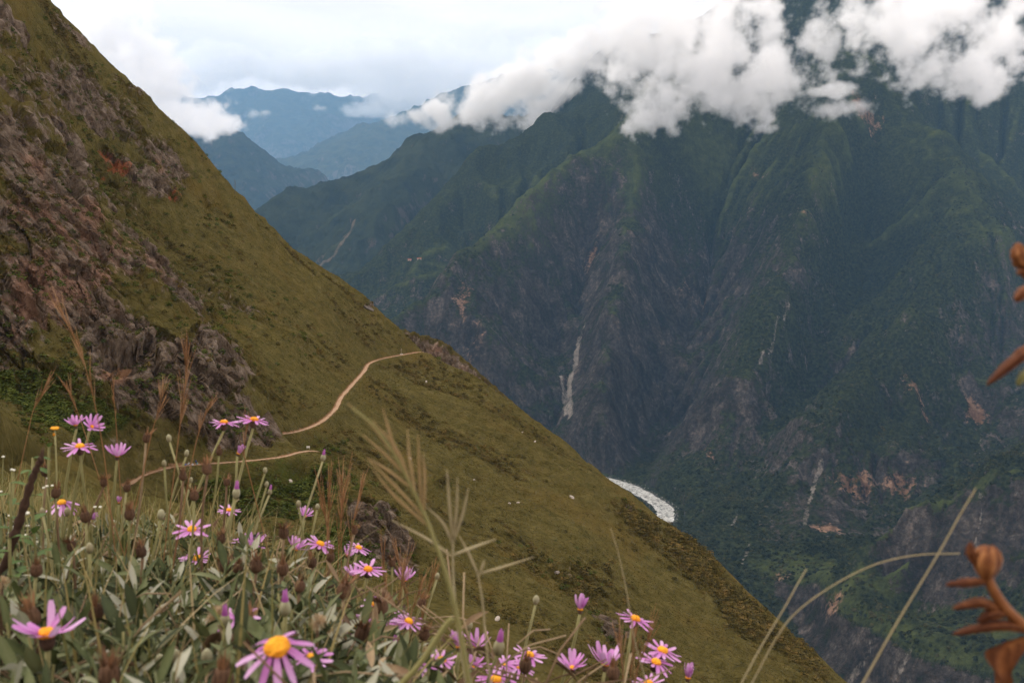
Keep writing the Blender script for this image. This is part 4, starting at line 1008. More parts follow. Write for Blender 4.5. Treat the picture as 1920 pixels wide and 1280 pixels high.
# markers by the trail
m_wood = simple_mat('weathered_wood', (.34, .27, .2), .3, 4.0); m_board = simple_mat('painted_board', (.7, .68, .62), .1, 3.0)
def box_mesh(name, sx, sy, sz_, mat, bev=.02):
    bm = bmesh.new(); bmesh.ops.create_cube(bm, size=1.0)
    for v in bm.verts: v.co = (v.co.x * sx, v.co.y * sy, v.co.z * sz_)
    bmesh.ops.bevel(bm, geom=bm.edges[:], offset=bev, segments=1, affect='EDGES'); me = bpy.data.meshes.new(name); bm.to_mesh(me); bm.free(); me.materials.append(mat)
    return me
c = Vector(on_level(577, 844.5, TRZ)) + Vector((0, 1.0, .1))
ro = bpy.data.objects.new('trail_sign', None); COL.objects.link(ro); ro.location = c; tag(ro, 'small pale sign at the bend of the trail by the rock nose', 'sign')
for sx in (-.5, .5):
    o = link('post', box_mesh('post', .12, .12, 1.5, m_wood), ro); o.location = (sx, 0, .72)
o = link('board', box_mesh('board', 1.3, .08, .7, m_board), ro); o.location = (0, -.11, 1.1)
c = Vector(on_level(752, 665.5, TRZ)) + Vector((0, 1.4, .05))
ro = bpy.data.objects.new('trail_post', None); COL.objects.link(ro); ro.location = c; tag(ro, 'tall thin post on a stone base near the far end of the trail', 'post')
o = link('pole', box_mesh('pole', .22, .22, 3.6, m_wood), ro); o.location = (0, 0, 2.1)
o = link('crossbar', box_mesh('crossbar', 1.1, .16, .2, m_wood), ro); o.location = (0, -.2, 3.1)
for k in range(5):
    o = link('base_stone', ROCKS[k % 4], ro); a = k * 1.26; o.location = (.7 * math.cos(a), .6 * math.sin(a), .3); o.scale = (.55, .5, .45); o.rotation_euler = (k, .4 * k, k)

# bare tree on the skyline and a dark bush where the trail turns the corner
m_trunk = simple_mat('bare_bark', (.09, .07, .055), .3, 3.0)
def limb(bmv, bmf, a, b, r0, r1, sides=5):
    a, b = np.array(a, float), np.array(b, float); t = (b - a) / np.linalg.norm(b - a); u = np.cross(t, [.3, .9, .1]); u /= np.linalg.norm(u); v = np.cross(t, u); i0 = len(bmv)
    for p, r_ in ((a, r0), (b, r1)):
        for k in range(sides): bmv.append(p + r_ * (math.cos(6.283 * k / sides) * u + math.sin(6.283 * k / sides) * v))
    for k in range(sides): bmf.append((i0 + k, i0 + (k + 1) % sides, i0 + sides + (k + 1) % sides, i0 + sides + k))
def tree(label, base, h, seed, spread, twig_leaf=None, name='bare_tree'):
    rg = random.Random(seed); ro = bpy.data.objects.new(name, None); COL.objects.link(ro); ro.location = base; tag(ro, label, 'tree')
    V, Fc = [], []; limb(V, Fc, (0, 0, -.3), (.05 * h, 0, h * .55), .02 * h, .014 * h); limb(V, Fc, (.05 * h, 0, h * .55), (.02 * h, 0, h), .014 * h, .004 * h)
    me = bpy.data.meshes.new('trunk'); me.from_pydata([tuple(q) for q in V], [], Fc); me.materials.append(m_trunk); link('trunk', me, ro)
    for k in range(9):
        V, Fc = [], []; z = h * (.35 + .06 * k); a = rg.uniform(0, 6.3); L = h * spread * rg.uniform(.6, 1.1) * (1 - .05 * k); e = np.array([L * math.cos(a), L * math.sin(a), z + L * .7])
        limb(V, Fc, (.04 * h, 0, z), e, .009 * h, .004 * h)
        for j in range(3): f = e * .7 + np.array([0, 0, z]) * .3 * 0; limb(V, Fc, e, e + np.array([rg.uniform(-.3, .3), rg.uniform(-.3, .3), rg.uniform(.2, .5)]) * L, .004 * h, .0015 * h)
        me = bpy.data.meshes.new('branch'); me.from_pydata([tuple(q) for q in V], [], Fc); me.materials.append(m_trunk); link('branch', me, ro)
    if twig_leaf is not None:
        o = link('crown', twig_leaf, ro); o.location = (.03 * h, 0, h * .45); o.scale = (h * .5, h * .5, h * .5)
tree('thin bare tree standing alone on the left skyline', Vector(on_hill(440, 366)), 9.5, 4, .16)
tree('small dark bush-like tree on the crest just past the end of the trail', Vector(on_hill(822, 677)), 3.2, 9, .4, leafy_clump('crown', 120, .8, .2, m_lush, 21), 'small_tree')

# farmhouses with red roofs on the far slope
m_wall = simple_mat('adobe_wall', (.36, .27, .2), .15, .5); m_roof = simple_mat('red_roof', (.36, .10, .06), .2, .6); m_dark = simple_mat('dark_opening', (.02, .018, .016), .1)
for i, (px, py, L, lab) in enumerate([(768, 488, 22, 'left farmhouse with a red roof on the distant green slope'), (786, 486, 26, 'right farmhouse with a red roof on the distant green slope')]):
    c = cast_massif(px, py)
    if c is None: continue
    ro = bpy.data.objects.new('farmhouse', None); COL.objects.link(ro); ro.location = c; ro.rotation_euler = (0, 0, .25 * i - .1); tag(ro, lab, 'house', 'farmhouses on the distant slope')
    o = link('wall', box_mesh('wall', L, 8, 9, m_wall, .05), ro); o.location = (0, 0, 1)
    h0 = L / 2 + 1; me = bpy.data.meshes.new('roof'); me.from_pydata([(-h0, -5.4, 5.2), (h0, -5.4, 5.2), (h0, 5.4, 5.2), (-h0, 5.4, 5.2), (-h0, 0, 9), (h0, 0, 9)], [], [(0, 1, 5, 4), (3, 4, 5, 2), (0, 4, 3), (1, 2, 5), (0, 3, 2, 1)]); me.materials.append(m_roof); link('roof', me, ro)
    o = link('door', box_mesh('door', 1.6, .2, 3, m_dark), ro); o.location = (0, -4.05, 3)
    for sx in (-L * .3, L * .3): o = link('window', box_mesh('window', 1.6, .2, 1.4, m_dark), ro); o.location = (sx, -4.05, 3.6)

# stones along the right bank of the river and in the rapids
rgn2 = np.random.default_rng(17); rv = np.array(rl); ns = 900
ii = rgn2.integers(30, len(rv) - 60, ns); tt_ = rv[np.minimum(ii + 1, len(rv) - 1)] - rv[ii - 1]; tt_[:, 2] = 0; tt_ /= np.linalg.norm(tt_, axis=1, keepdims=True)
side = np.stack([-tt_[:, 1], tt_[:, 0], np.zeros(ns)], 1); offs = np.where(rgn2.random(ns) < .86, rgn2.normal(41, 6, ns), rgn2.uniform(-30, 30, ns)) * np.where(rgn2.random(ns) < .8, 1, -1)
sp_ = rv[ii] + side * offs[:, None]; sp_[:, 2] = np.maximum(h_massif(sp_[:, 0], sp_[:, 1]), rv[ii][:, 2] + .8)
ss = .9 + 3.0 * rgn2.random(ns) ** 3
m_rs = cover_mat('river_stone', [(.1, (.05, .048, .045)), (.5, (.13, .125, .115)), (.9, (.26, .25, .235))], scale=.05, rnd=.6)
rm = rock_mesh(11); rm.materials.clear(); rm.materials.append(m_rs)
scatter('river_stones', 'grey stones along the bank and in the rapids of the river', sp_, np.stack([ss * 1.2, ss, ss * .7], 1), rgn2.random((ns, 3)) * 6.3, rm)

# ================================================================== foreground bank with flowers
class MB:
    """collects shapes for ONE mesh"""
    def __init__(self): self.v = []; self.f = []; self.t = []
    def add(self, V, Fc, tint=.5):
        n = len(self.v); self.v += [tuple(q) for q in V]; self.f += [tuple(i + n for i in q) for q in Fc]
        self.t += list(tint) if hasattr(tint, '__len__') else [tint] * len(V)
    def tube(self, pts, radii, sides=6, tint=.5, cap=True):
        pts = [np.asarray(p, float) for p in pts]; n = len(pts)
        if not hasattr(radii, '__len__'): radii = [radii] * n
        V = []; Fc = []; ref = None
        for i, p in enumerate(pts):
            t = pts[min(i + 1, n - 1)] - pts[max(i - 1, 0)]; t = t / (np.linalg.norm(t) + 1e-12)
            if ref is None:
                ref = np.array([1, 0, 0]) if abs(t[0]) < .8 else np.array([0, 1, 0])
            ref = ref - t * ref.dot(t); ref = ref / (np.linalg.norm(ref) + 1e-12); b = np.cross(t, ref)
            for k in range(sides):
                a = 2 * math.pi * k / sides
                V.append(p + radii[i] * (math.cos(a) * ref + math.sin(a) * b))
        for i in range(n - 1):
            for k in range(sides):
                Fc.append((i * sides + k, i * sides + (k + 1) % sides, (i + 1) * sides + (k + 1) % sides, (i + 1) * sides + k))
        if cap:
            Fc.append(tuple(range(sides))[::-1]); Fc.append(tuple((n - 1) * sides + k for k in range(sides)))
        self.add(V, Fc, tint)
    def lathe(self, prof, sides=10, M=None, tint=.5, wob=0.0):
        V = []; Fc = []; n = len(prof)
        for i, (r, z) in enumerate(prof):
            for k in range(sides):
                a = 2 * math.pi * k / sides; rr = r * (1 + wob * math.sin(k * 2.7 + i * 1.9))
                V.append((rr * math.cos(a), rr * math.sin(a), z))
        for i in range(n - 1):
            for k in range(sides):
                Fc.append((i * sides + k, i * sides + (k + 1) % sides, (i + 1) * sides + (k + 1) % sides, (i + 1) * sides + k))
        Fc.append(tuple(range(sides))[::-1]); Fc.append(tuple((n - 1) * sides + k for k in range(sides)))
        if M is not None: V = [M @ Vector(q) for q in V]
        self.add(V, Fc, tint)
    def mesh(self, name, mat, smooth=True):
        me = bpy.data.meshes.new(name); me.from_pydata([tuple(map(float, q)) for q in self.v], [], self.f)
        me.polygons.foreach_set('use_smooth', [smooth] * len(me.polygons))
        a = me.attributes.new('tint', 'FLOAT', 'POINT'); a.data.foreach_set('value', np.array(self.t, np.float32))
        me.materials.append(mat); me.update()
        return me

def plant_mat(name, stops, rough=.6, scale=60.0, grain=.35, trans=0.0, per_object=.25):
    M = Mat(name)
    n = M.noise(scale, 4, .6, M.pos())
    oi = M.n('ShaderNodeObjectInfo').outputs['Random']
    t = M.math('ADD', M.attr('tint'), M.math('MULTIPLY', M.math('SUBTRACT', n, .5), grain))
    t = M.math('ADD', t, M.math('MULTIPLY', M.math('SUBTRACT', oi, .5), per_object))
    c = M.ramp(t, stops)
    M.color(c, rough)
    M.bump(n, .25, .001)
    if trans:
        tr = M.n('ShaderNodeBsdfTranslucent', {'Color': c})
        mixs = M.n('ShaderNodeMixShader', {0: trans, 1: M.b.outputs[0], 2: tr.outputs[0]})
        M.t.links.new(mixs.outputs[0], M.out.inputs['Surface'])
    return M.m
m_leaf = plant_mat('felted_leaf', [(.05, (.018, .022, .007)), (.3, (.050, .064, .022)), (.5, (.112, .130, .050)), (.7, (.185, .195, .095)), (.97, (.40, .39, .30))], .65, 70, .35, .18)
m_leaf2 = plant_mat('fresh_leaf', [(.1, (.03, .06, .015)), (.5, (.085, .14, .035)), (.9, (.17, .23, .07))], .55, 60, .3, .2)
m_stem = plant_mat('flower_stem', [(.1, (.13, .12, .045)), (.5, (.26, .24, .10)), (.9, (.40, .36, .19))], .7, 120, .3)
m_dry = plant_mat('dry_stem', [(.1, (.055, .032, .02)), (.5, (.17, .105, .06)), (.9, (.32, .235, .14))], .8, 150, .4)
m_seed = plant_mat('dry_seed_head', [(.1, (.05, .027, .016)), (.5, (.15, .082, .048)), (.9, (.34, .175, .085))], .85, 240, .5)
m_petal = plant_mat('pink_petal', [(.1, (.34, .06, .30)), (.5, (.60, .22, .56)), (.9, (.76, .46, .74))], .55, 150, .25, .25, .2)
m_disc = plant_mat('orange_disc', [(.1, (.34, .09, .008)), (.5, (.76, .27, .014)), (.9, (.88, .44, .03))], .7, 700, .6)
m_calyx = plant_mat('calyx', [(.1, (.045, .022, .020)), (.5, (.11, .062, .045)), (.9, (.2, .15, .085))], .8, 200, .4)
m_bud = plant_mat('bud', [(.1, (.11, .085, .045)), (.5, (.24, .2, .11)), (.9, (.34, .32, .2))], .7, 260, .4)
m_fluff = plant_mat('seed_fluff', [(.1, (.3, .19, .10)), (.5, (.5, .36, .21)), (.9, (.66, .52, .36))], .9, 200, .3, .3)
m_grass = plant_mat('grass_blade', [(.1, (.075, .085, .020)), (.45, (.20, .18, .055)), (.7, (.30, .225, .088)), (.95, (.40, .31, .17))], .6, 40, .25, .25)
m_plume = plant_mat('grass_plume', [(.1, (.20, .09, .035)), (.5, (.34, .17, .075)), (.9, (.46, .28, .15))], .8, 100, .3, .2)
m_plume2 = plant_mat('tan_spike', [(.1, (.30, .19, .085)), (.5, (.42, .29, .14)), (.9, (.52, .4, .22))], .8, 100, .3, .2)
m_straw = plant_mat('straw', [(.1, (.19, .15, .08)), (.5, (.34, .28, .16)), (.9, (.5, .43, .28))], .7, 90, .3)
m_green_straw = plant_mat('green_straw', [(.1, (.15, .14, .05)), (.5, (.25, .225, .085)), (.9, (.35, .30, .14))], .6, 60, .3)
m_orange = plant_mat('dried_orange_pod', [(.1, (.075, .022, .008)), (.5, (.205, .072, .024)), (.9, (.36, .155, .055))], .6, 220, .6)
m_bark = plant_mat('dead_bark', [(.1, (.018, .011, .008)), (.5, (.055, .03, .02)), (.9, (.12, .075, .05))], .9, 160, .6)
m_white = plant_mat('white_blossom', [(.1, (.55, .52, .38)), (.9, (.85, .83, .72))], .7)
m_yellow = plant_mat('yellow_blossom', [(.1, (.62, .2, .01)), (.9, (.85, .42, .02))], .7)

def soil_mat():
    M = Mat('bank_soil'); p = M.pos()
    a = M.noise(14, 6, .65, p); b = M.noise(70, 4, .6, p)
    c = M.ramp(M.math('ADD', M.math('MULTIPLY', a, .6), M.math('MULTIPLY', b, .4)), [(.35, (.018, .012, .008)), (.52, (.05, .034, .02)), (.68, (.10, .085, .04))])
    M.bump(b, 1.0, .02)
    return M.color(c, .95)
EX = ([0.0, .45, .62, .72, .9, 1.1, 1.35, 2.2, 3.0, 6.0], [.50, .18, .075, .02, -.07, -.18, -.34, -1.0, -1.55, -3.2])
def bank(x, y):
    e = (np.asarray(x, float) - np.interp(y, *EX)) * .8
    e = np.maximum(e, (np.asarray(y, float) - 2.6) * .8)
    dr = np.where(e > -.06, .95 * (np.sqrt(np.maximum(e + .06, 0) ** 2 + .003) - .055), 0)
    return -.235 - .205 * np.asarray(y, float) - dr + .05 * (fbm(np.asarray(x) * 4 + 9, np.asarray(y) * 4, octaves=3, seed=601) - .5)
bxs = np.concatenate([np.linspace(-7, -1.6, 30)[:-1], np.linspace(-1.6, .8, 130), np.linspace(.8, 5, 24)[1:]]); bys = np.concatenate([np.linspace(-1.5, .2, 14)[:-1], np.linspace(.2, 2.6, 130), np.linspace(2.6, 9, 40)[1:]])
BX, BY = np.meshgrid(bxs, bys)
bank_o = link('near_bank', mesh_np('near_bank', np.stack([BX, BY, bank(BX, BY)], -1).reshape(-1, 3), grid_faces(len(bys), len(bxs)), soil_mat()))
tag(bank_o, 'dark earth of the bank under the foreground flowers', kind='structure')

def unit(v): v = np.asarray(v, float); return v / (np.linalg.norm(v) + 1e-12)
def frame(pos, up, spin=0.0):
    """matrix whose Z is up"""
    u = Vector(unit(up)); q = u.to_track_quat('Z', 'Y')
    return Matrix.Translation(Vector(pos)) @ q.to_matrix().to_4x4() @ Matrix.Rotation(spin, 4, 'Z')
def child(name, me, parent, M=None):
    o = link(name, me, parent)
    if M is not None: o.matrix_basis = Matrix.Translation(-parent.location) @ M
    return o
def root(name, base, label, cat, group=None):
    o = bpy.data.objects.new(name, None); COL.objects.link(o); o.location = Vector(base); o.empty_display_size = .02
    tag(o, label, cat, group)
    return o
def stem_to_ground(head, lean, back=0.0, n=7, sag=.12, seed=0):
    """points from the ground up to the head; lean = sideways shift per unit of drop"""
    head = np.asarray(head, float); d = np.array([lean, back, -1.0]); t = .02
    while t < 1.2:
        q = head + d * t
        if q[2] < bank(q[0], q[1]): break
        t += .006
    base = head + d * t
    rg = random.Random(seed); w1, w2 = rg.uniform(-1, 1), rg.uniform(-1, 1)
    pts = []
    for k in range(n):
        s = k / (n - 1); m = math.sin(s * math.pi)
        pts.append(base + (head - base) * s + np.array([w1 * m * sag * .1 * t, w2 * m * sag * .1 * t, 0]) + np.array([.008 * w2 * math.sin(2 * s * math.pi), 0, 0]) * t * 2)
    return pts

# ------------------------------------------------------------------ daisies
def petal_mesh(curl, tint, k):
    """one ray floret, pointing along +X from the origin"""
    L, W = 1.0, .088; rg = random.Random(k); V = []; t = []
    for i in range(6):
        s = i / 5; wd = W * (.35 + 1.0 * math.sin(min(1, s * 1.15 + .12) * math.pi * .62)) * (1 if i < 5 else .55)
        z = curl * s * s + .03 * math.sin(s * 5 + k)
        for j in (-1, 0, 1):
            V.append((s * L, j * wd + .02 * math.sin(s * 3 + k), z + (.035 if j else 0) * (1 - s * .5))); t.append(tint + (s - .5) * .35 + (.1 if j == 0 else 0))
    Fc = [(i * 3 + j, i * 3 + j + 1, i * 3 + j + 4, i * 3 + j + 3) for i in range(5) for j in (0, 1)]
    mb = MB(); mb.add(V, Fc, t)
    return mb.mesh('petal', m_petal)
PET = {c: [petal_mesh(cv + d, .45 + .12 * k, k + 1) for k, d in enumerate((-.12, .0, .12))] for c, cv in (('open', -.10), ('cup', .10), ('droop', -.35), ('curl', -.6))}
def disc_mesh():
    mb = MB(); V = []; Fc = []; t = []
    prof = [(.72, -.25), (.98, .05), (1.0, .3), (.86, .55), (.6, .72), (.3, .8)]
    rg = random.Random(3)
    for i, (r, z) in enumerate(prof):
        for k in range(18):
            a = 2 * math.pi * (k + .5 * (i % 2)) / 18; rr = r * (1 + .07 * rg.uniform(-1, 1)); V.append((rr * math.cos(a), rr * math.sin(a), z + .06 * rg.uniform(-1, 1))); t.append(.3 + .1 * i + rg.uniform(-.15, .15))
    V.append((0, 0, .82)); t.append(.6)
    for i in range(5):
        for k in range(18): Fc.append((i * 18 + k, i * 18 + (k + 1) % 18, (i + 1) * 18 + (k + 1) % 18, (i + 1) * 18 + k))
    for k in range(18): Fc.append((90 + k, 90 + (k + 1) % 18, 108))
    mb.add(V, Fc, t)
    return mb.mesh('flower_disc', m_disc, False)
DISC = disc_mesh()
def calyx_mesh():
    mb = MB(); mb.lathe([(.22, -1.9), (.55, -1.75), (.86, -1.2), (.92, -.7), (.86, -.25), (.95, .02)], 12, None, .5, .04)
    for k in range(10):
        a = 2 * math.pi * k / 10; c, s = math.cos(a), math.sin(a)
        mb.add([(.9 * c - .14 * s, .9 * s + .14 * c, -.6), (.9 * c + .14 * s, .9 * s - .14 * c, -.6), (1.06 * c, 1.06 * s, .16)], [(0, 1, 2)], .25)
    return mb.mesh('calyx', m_calyx)
CALYX = calyx_mesh()
DAISY_GROUP = 'pink daisies blooming on the bank'
def daisy(px, py, Y, diam, kind, tilt, label, n=13, lean=-.2, disc=1.0, stem_r=.0011, seed=0, back=None, group=DAISY_GROUP):
    rg = random.Random(seed * 77 + 5)
    c = P(px, py, Y)
    up = np.array([math.sin(R(tilt[0])), -math.sin(R(tilt[1])), max(.15, math.cos(R(tilt[0])) * math.cos(R(tilt[1])))])
    up = unit(up)
    rad = diam / 2; dr = rad * .235 * disc
    foot = c - up * dr * 1.9
    pts = stem_to_ground(foot, lean + rg.uniform(-.04, .04), back if back is not None else rg.uniform(-.05, .12), 8, seed=seed)
    r0 = root('daisy', pts[0], label, 'daisy', group)
    mb = MB(); mb.tube([p - pts[0] for p in pts], [stem_r * 1.2] * 6 + [stem_r] * 2, 6, .5)
    link('stem', mb.mesh('stem', m_stem), r0)
    S = lambda s: Matrix.Diagonal((s, s, s, 1))
    HM_ = frame(c, up) @ S(dr * .95); fh = child('flower_head', CALYX, r0, HM_); HI = HM_.inverted()
    def sub(nm, me, M):
        o = link(nm, me, fh); o.matrix_basis = HI @ M
        return o
    sub('flower_disc', DISC, frame(c, up, rg.uniform(0, 6)) @ S(dr))
    el = {'open': 4, 'cup': 42, 'droop': -14, 'curl': 30, 'closed': 74, 'half': 22}[kind]
    fam = {'open': 'open', 'cup': 'cup', 'droop': 'droop', 'curl': 'curl', 'closed': 'cup', 'half': 'cup'}[kind]
    ph = rg.uniform(0, 6)
    for k in range(n):
        a = ph + 2 * math.pi * (k + rg.uniform(-.28, .28)) / n
        e = R(el + rg.uniform(-9, 9) * (1.6 if kind in ('cup', 'curl') else 2.6 if kind == 'half' else 1)); Lp = (rad - dr * .7) * rg.uniform(.84, 1.06) * (1.0 if kind in ('open', 'droop') else 1.1)
        M = frame(c, up, a) @ Matrix.Translation((dr * .72, 0, dr * .02)) @ Matrix.Rotation(-e, 4, 'Y') @ Matrix.Rotation(R(rg.uniform(-14, 14)), 4, 'X') @ Matrix.Diagonal((Lp, Lp * rg.uniform(.85, 1.1) * (1.12 if n < 13 else 1), Lp, 1))
        sub('petal', PET[fam][rg.randrange(3)], M)
    return r0
D_ = .036
daisies = [
 (150, 838, 1.12, D_, 'open', (3, 6), 'open pink daisy at the far left, second highest bloom there, above tall pale stems'),
 (142, 797, 1.18, .026, 'cup', (-8, 0), 'small upturned pink daisy, the leftmost of the topmost pair at the left'),
 (172, 800, 1.16, .027, 'cup', (40, 30), 'half-open pink daisy turned right, second of the topmost pair at the left'),
 (220, 855, 1.15, .030, 'cup', (8, 0), 'upturned pink daisy with narrow petals right of the open one at the far left'),
 (116, 943, 1.18, D_, 'droop', (2, 8), 'open pink daisy low at the left beside the dark dead stem'),
 (420, 793, 1.25, D_, 'open', (4, -2), 'open pink daisy seen edge-on before the rock face, left of the topmost one'),
 (476, 788, 1.20, D_, 'open', (8, 0), 'topmost open pink daisy standing against the green slope near the trail'),
 (447, 850, 1.25, .024, 'closed', (25, 10), 'closing magenta daisy bud below the topmost daisy'),
 (360, 993, 1.08, D_, 'open', (4, 14), 'open pink daisy above another, centre left, with widely spread petals'),
 (369, 1047, 1.16, D_, 'open', (2, 12), 'open pink daisy directly below the widely spread one at centre left'),
 (458, 1012, 1.22, .030, 'open', (-10, 10), 'pink daisy with round orange centre touching a second bloom on its right'),
 (475, 1022, 1.20, .032, 'cup', (20, 15), 'pink daisy pressed against the right side of one with a round orange centre'),
 (430, 957, 1.35, .030, 'open', (8, 4), 'small edge-on pink daisy among buds above the leafy mound'),
 (572, 968, 1.30, .026, 'cup', (10, 0), 'small upturned magenta daisy right of the tall bud stems'),
 (553, 1030, 1.15, .034, 'cup', (22, -10), 'pink daisy seen from behind with raised petals, left of a tilted open one'),
 (600, 1020, 1.18, .034, 'open', (24, 4), 'open pink daisy tilted to the right at the top of the right-hand cluster'),
 (672, 1027, 1.25, .030, 'open', (20, 4), 'small open pink daisy tilted right, highest above the dry grass'),
 (651, 1041, 1.22, .022, 'cup', (30, 10), 'very small pink daisy just left of the small tilted one above the dry grass'),
 (690, 1068, 1.10, D_, 'open', (8, 8), 'open pink daisy with tall orange centre above the dry grass tuft'),
 (664, 1078, 1.12, .026, 'cup', (-12, 10), 'pink daisy tucked under the left side of one with a tall orange centre'),
 (758, 1088, 1.10, .030, 'cup', (4, 0), 'upturned pink daisy alone among dry grass heads, right of the cluster'),
 (706, 1132, 1.00, .034, 'open', (-16, 6), 'pink daisy leaning left with few long petals, half hidden by a seed head'),
 (659, 1180, .92, .034, 'open', (-4, 16), 'pink daisy at the left end of the crowded clump in the lower middle'),
 (706, 1168, .95, .032, 'curl', (10, -5), 'pale pink daisy with curled petals at the right end of the crowded clump'),
 (766, 1165, 1.00, .032, 'open', (24, 6), 'pink daisy tilted right, just right of the crowded clump'),
 (741, 1176, 1.00, .022, 'cup', (10, 20), 'tiny pink daisy below the tilted one right of the crowded clump'),
 (88, 1190, .56, .035, 'half', (2, 4), 'large pale pink daisy with upswept petals in the lower left corner'),
 (520, 1216, .46, .0375, 'droop', (0, 22), 'largest open pink daisy with domed orange centre at the bottom'),
 (583, 1234, .62, .026, 'open', (6, 12), 'small pink daisy peeking out behind the largest one'),
 (780, 1246, .80, .033, 'open', (-8, 14), 'open pink daisy at the bottom with long petals, left of a neighbouring pair'),
 (828, 1238, .86, .030, 'open', (4, 10), 'open pink daisy at the bottom, right neighbour of one with long petals'),
 (815, 1264, .84, .018, 'cup', (20, 24), 'tiny pink daisy under two open ones at the bottom'),
 (893, 1212, 1.00, .032, 'cup', (8, 0), 'upturned pink daisy right of the tall green grass stem at the bottom'),
 (888, 1250, .98, .024, 'cup', (10, 12), 'small pink daisy directly under the upturned one by the green grass stem'),
 (945, 1246, .95, .024, 'curl', (-12, 14), 'wilting orange-centred daisy beside the tall pink bud near the bottom'),
 (972, 1252, .95, .024, 'curl', (12, 14), 'small pink daisy hanging below an edge-on bloom near the bottom'),
 (993, 1228, .98, .032, 'open', (14, 2), 'edge-on pink daisy with bright orange centre, middle of the bottom edge'),
 (1088, 1142, .98, .030, 'closed', (6, 0), 'half-closed pink daisy shaped like a shuttlecock on a tall stem'),
 (1191, 1161, 1.00, .036, 'open', (18, 2), 'open pink daisy tilted right standing alone against the slope'),
 (1135, 1246, .90, .038, 'cup', (6, -6), 'big ragged pink daisy with raised petals right of centre at the bottom'),
 (1073, 1252, .90, .032, 'cup', (-6, 8), 'ragged pink daisy left of the big one with raised petals'),
 (1242, 1220, .93, .036, 'open', (15, 4), 'upper bloom of the two overlapping daisies at the right end'),
 (1230, 1242, .91, .034, 'open', (18, 6), 'lower bloom of the two overlapping daisies at the right end'),
 (1290, 1270, .88, .026, 'closed', (6, 4), 'rightmost pink daisy, half closed, at the bottom edge'),
 (930, 1274, .86, .034, 'open', (4, 10), 'pink daisy cut by the bottom edge under the tall pink bud'),
 (1216, 1282, .88, .030, 'open', (-4, 6), 'pink daisy cut by the bottom edge below the overlapping pair'),
 (446, 1158, .74, .026, 'curl', (0, 20), 'crumpled magenta daisy among brown seed heads in the lower middle'),
 (223, 942, 1.15, .014, 'closed', (0, 0), 'tight magenta daisy bud rising between brown heads at the left'),
 (170, 972, 1.12, .020, 'closed', (50, 20), 'magenta petals poking sideways from behind a brown head at the left'),
 (860, 1212, .74, .024, 'closed', (-6, 0), 'blurred pink daisy bud left of the tall green grass stem at the bottom'),
]
for i, (px, py, Y, dm, kd, tl, lab) in enumerate(daisies):
    daisy(px, py, Y, dm * 1.12, kd, tl, lab, n={27: 13, 26: 11}.get(i, random.Random(i).choice([11, 12, 13, 14])), seed=i, stem_r=.0015 if Y > .7 else .0018,
          lean={6: -.27, 5: -.45, 0: .02, 1: -.17, 37: -.22, 2: -.3}.get(i, -.14), disc=1.25 if i in (27,) else (.7 if kd in ('cup', 'closed', 'curl') else 1.12))

# ------------------------------------------------------------------ buds and seed heads on stems
def bud_mesh():
    mb = MB(); mb.lathe([(.3, 0), (.62, .35), (.78, .95), (.72, 1.5), (.5, 2.0), (.22, 2.25), (.06, 2.3)], 9, None, [.35 + .1 * (i // 9) + .15 * ((i % 9) % 2) for i in range(63)])
    return mb.mesh('bud', m_bud)
BUD = bud_mesh()
def tip_mesh():
    mb = MB(); rg = random.Random(5)
    for k in range(10):
        a = 2 * math.pi * k / 10; c, s = math.cos(a), math.sin(a); h = 3.3 + rg.uniform(-.3, .4)
        mb.add([(.5 * c - .2 * s, .5 * s + .2 * c, 1.6), (.5 * c + .2 * s, .5 * s - .2 * c, 1.6), (.26 * c + .10 * s, .26 * s - .10 * c, h), (.26 * c - .10 * s, .26 * s + .10 * c, h)], [(0, 1, 2, 3)], [.15, .15, .5, .5])
    return mb.mesh('petal_tip', m_petal)
TIP = tip_mesh()
def seed_meshes(k):
    rg = random.Random(40 + k); a = MB()
    a.lathe([(.3, 0), (.78, .3), (1.0, .9), (.95, 1.5), (.72, 2.0), (.62, 2.2)], 10, None, .35, .06)
    for j in range(10):
        b = 2 * math.pi * j / 10; c, s = math.cos(b), math.sin(b)
        a.add([(.98 * c - .2 * s, .98 * s + .2 * c, .9), (.98 * c + .2 * s, .98 * s - .2 * c, .9), (.86 * c, .86 * s, 2.35)], [(0, 1, 2)], .2)
    b = MB()
    for j in range(34):
        t = rg.uniform(0, 6.28); r0 = rg.uniform(0, .5); fl = rg.uniform(.4, 1.5) * (.5 + .5 * k % 2); h = rg.uniform(2.8, 4.3); c, s = math.cos(t), math.sin(t); w_ = rg.uniform(.05, .16)
        b.add([(r0 * c - w_ * s, r0 * s + w_ * c, 1.7), (r0 * c + w_ * s, r0 * s - w_ * c, 1.7), ((r0 + fl * .5) * c + w_ * s, (r0 + fl * .5) * s - w_ * c, h * .75), ((r0 + fl * .8) * c, (r0 + fl * .8) * s, h)], [(0, 1, 2, 3)], rg.uniform(.35, 1.0))
    return a.mesh('seed_cup', m_seed), b.mesh('tuft', m_seed, False)
SEEDS = [seed_meshes(k) for k in range(3)]
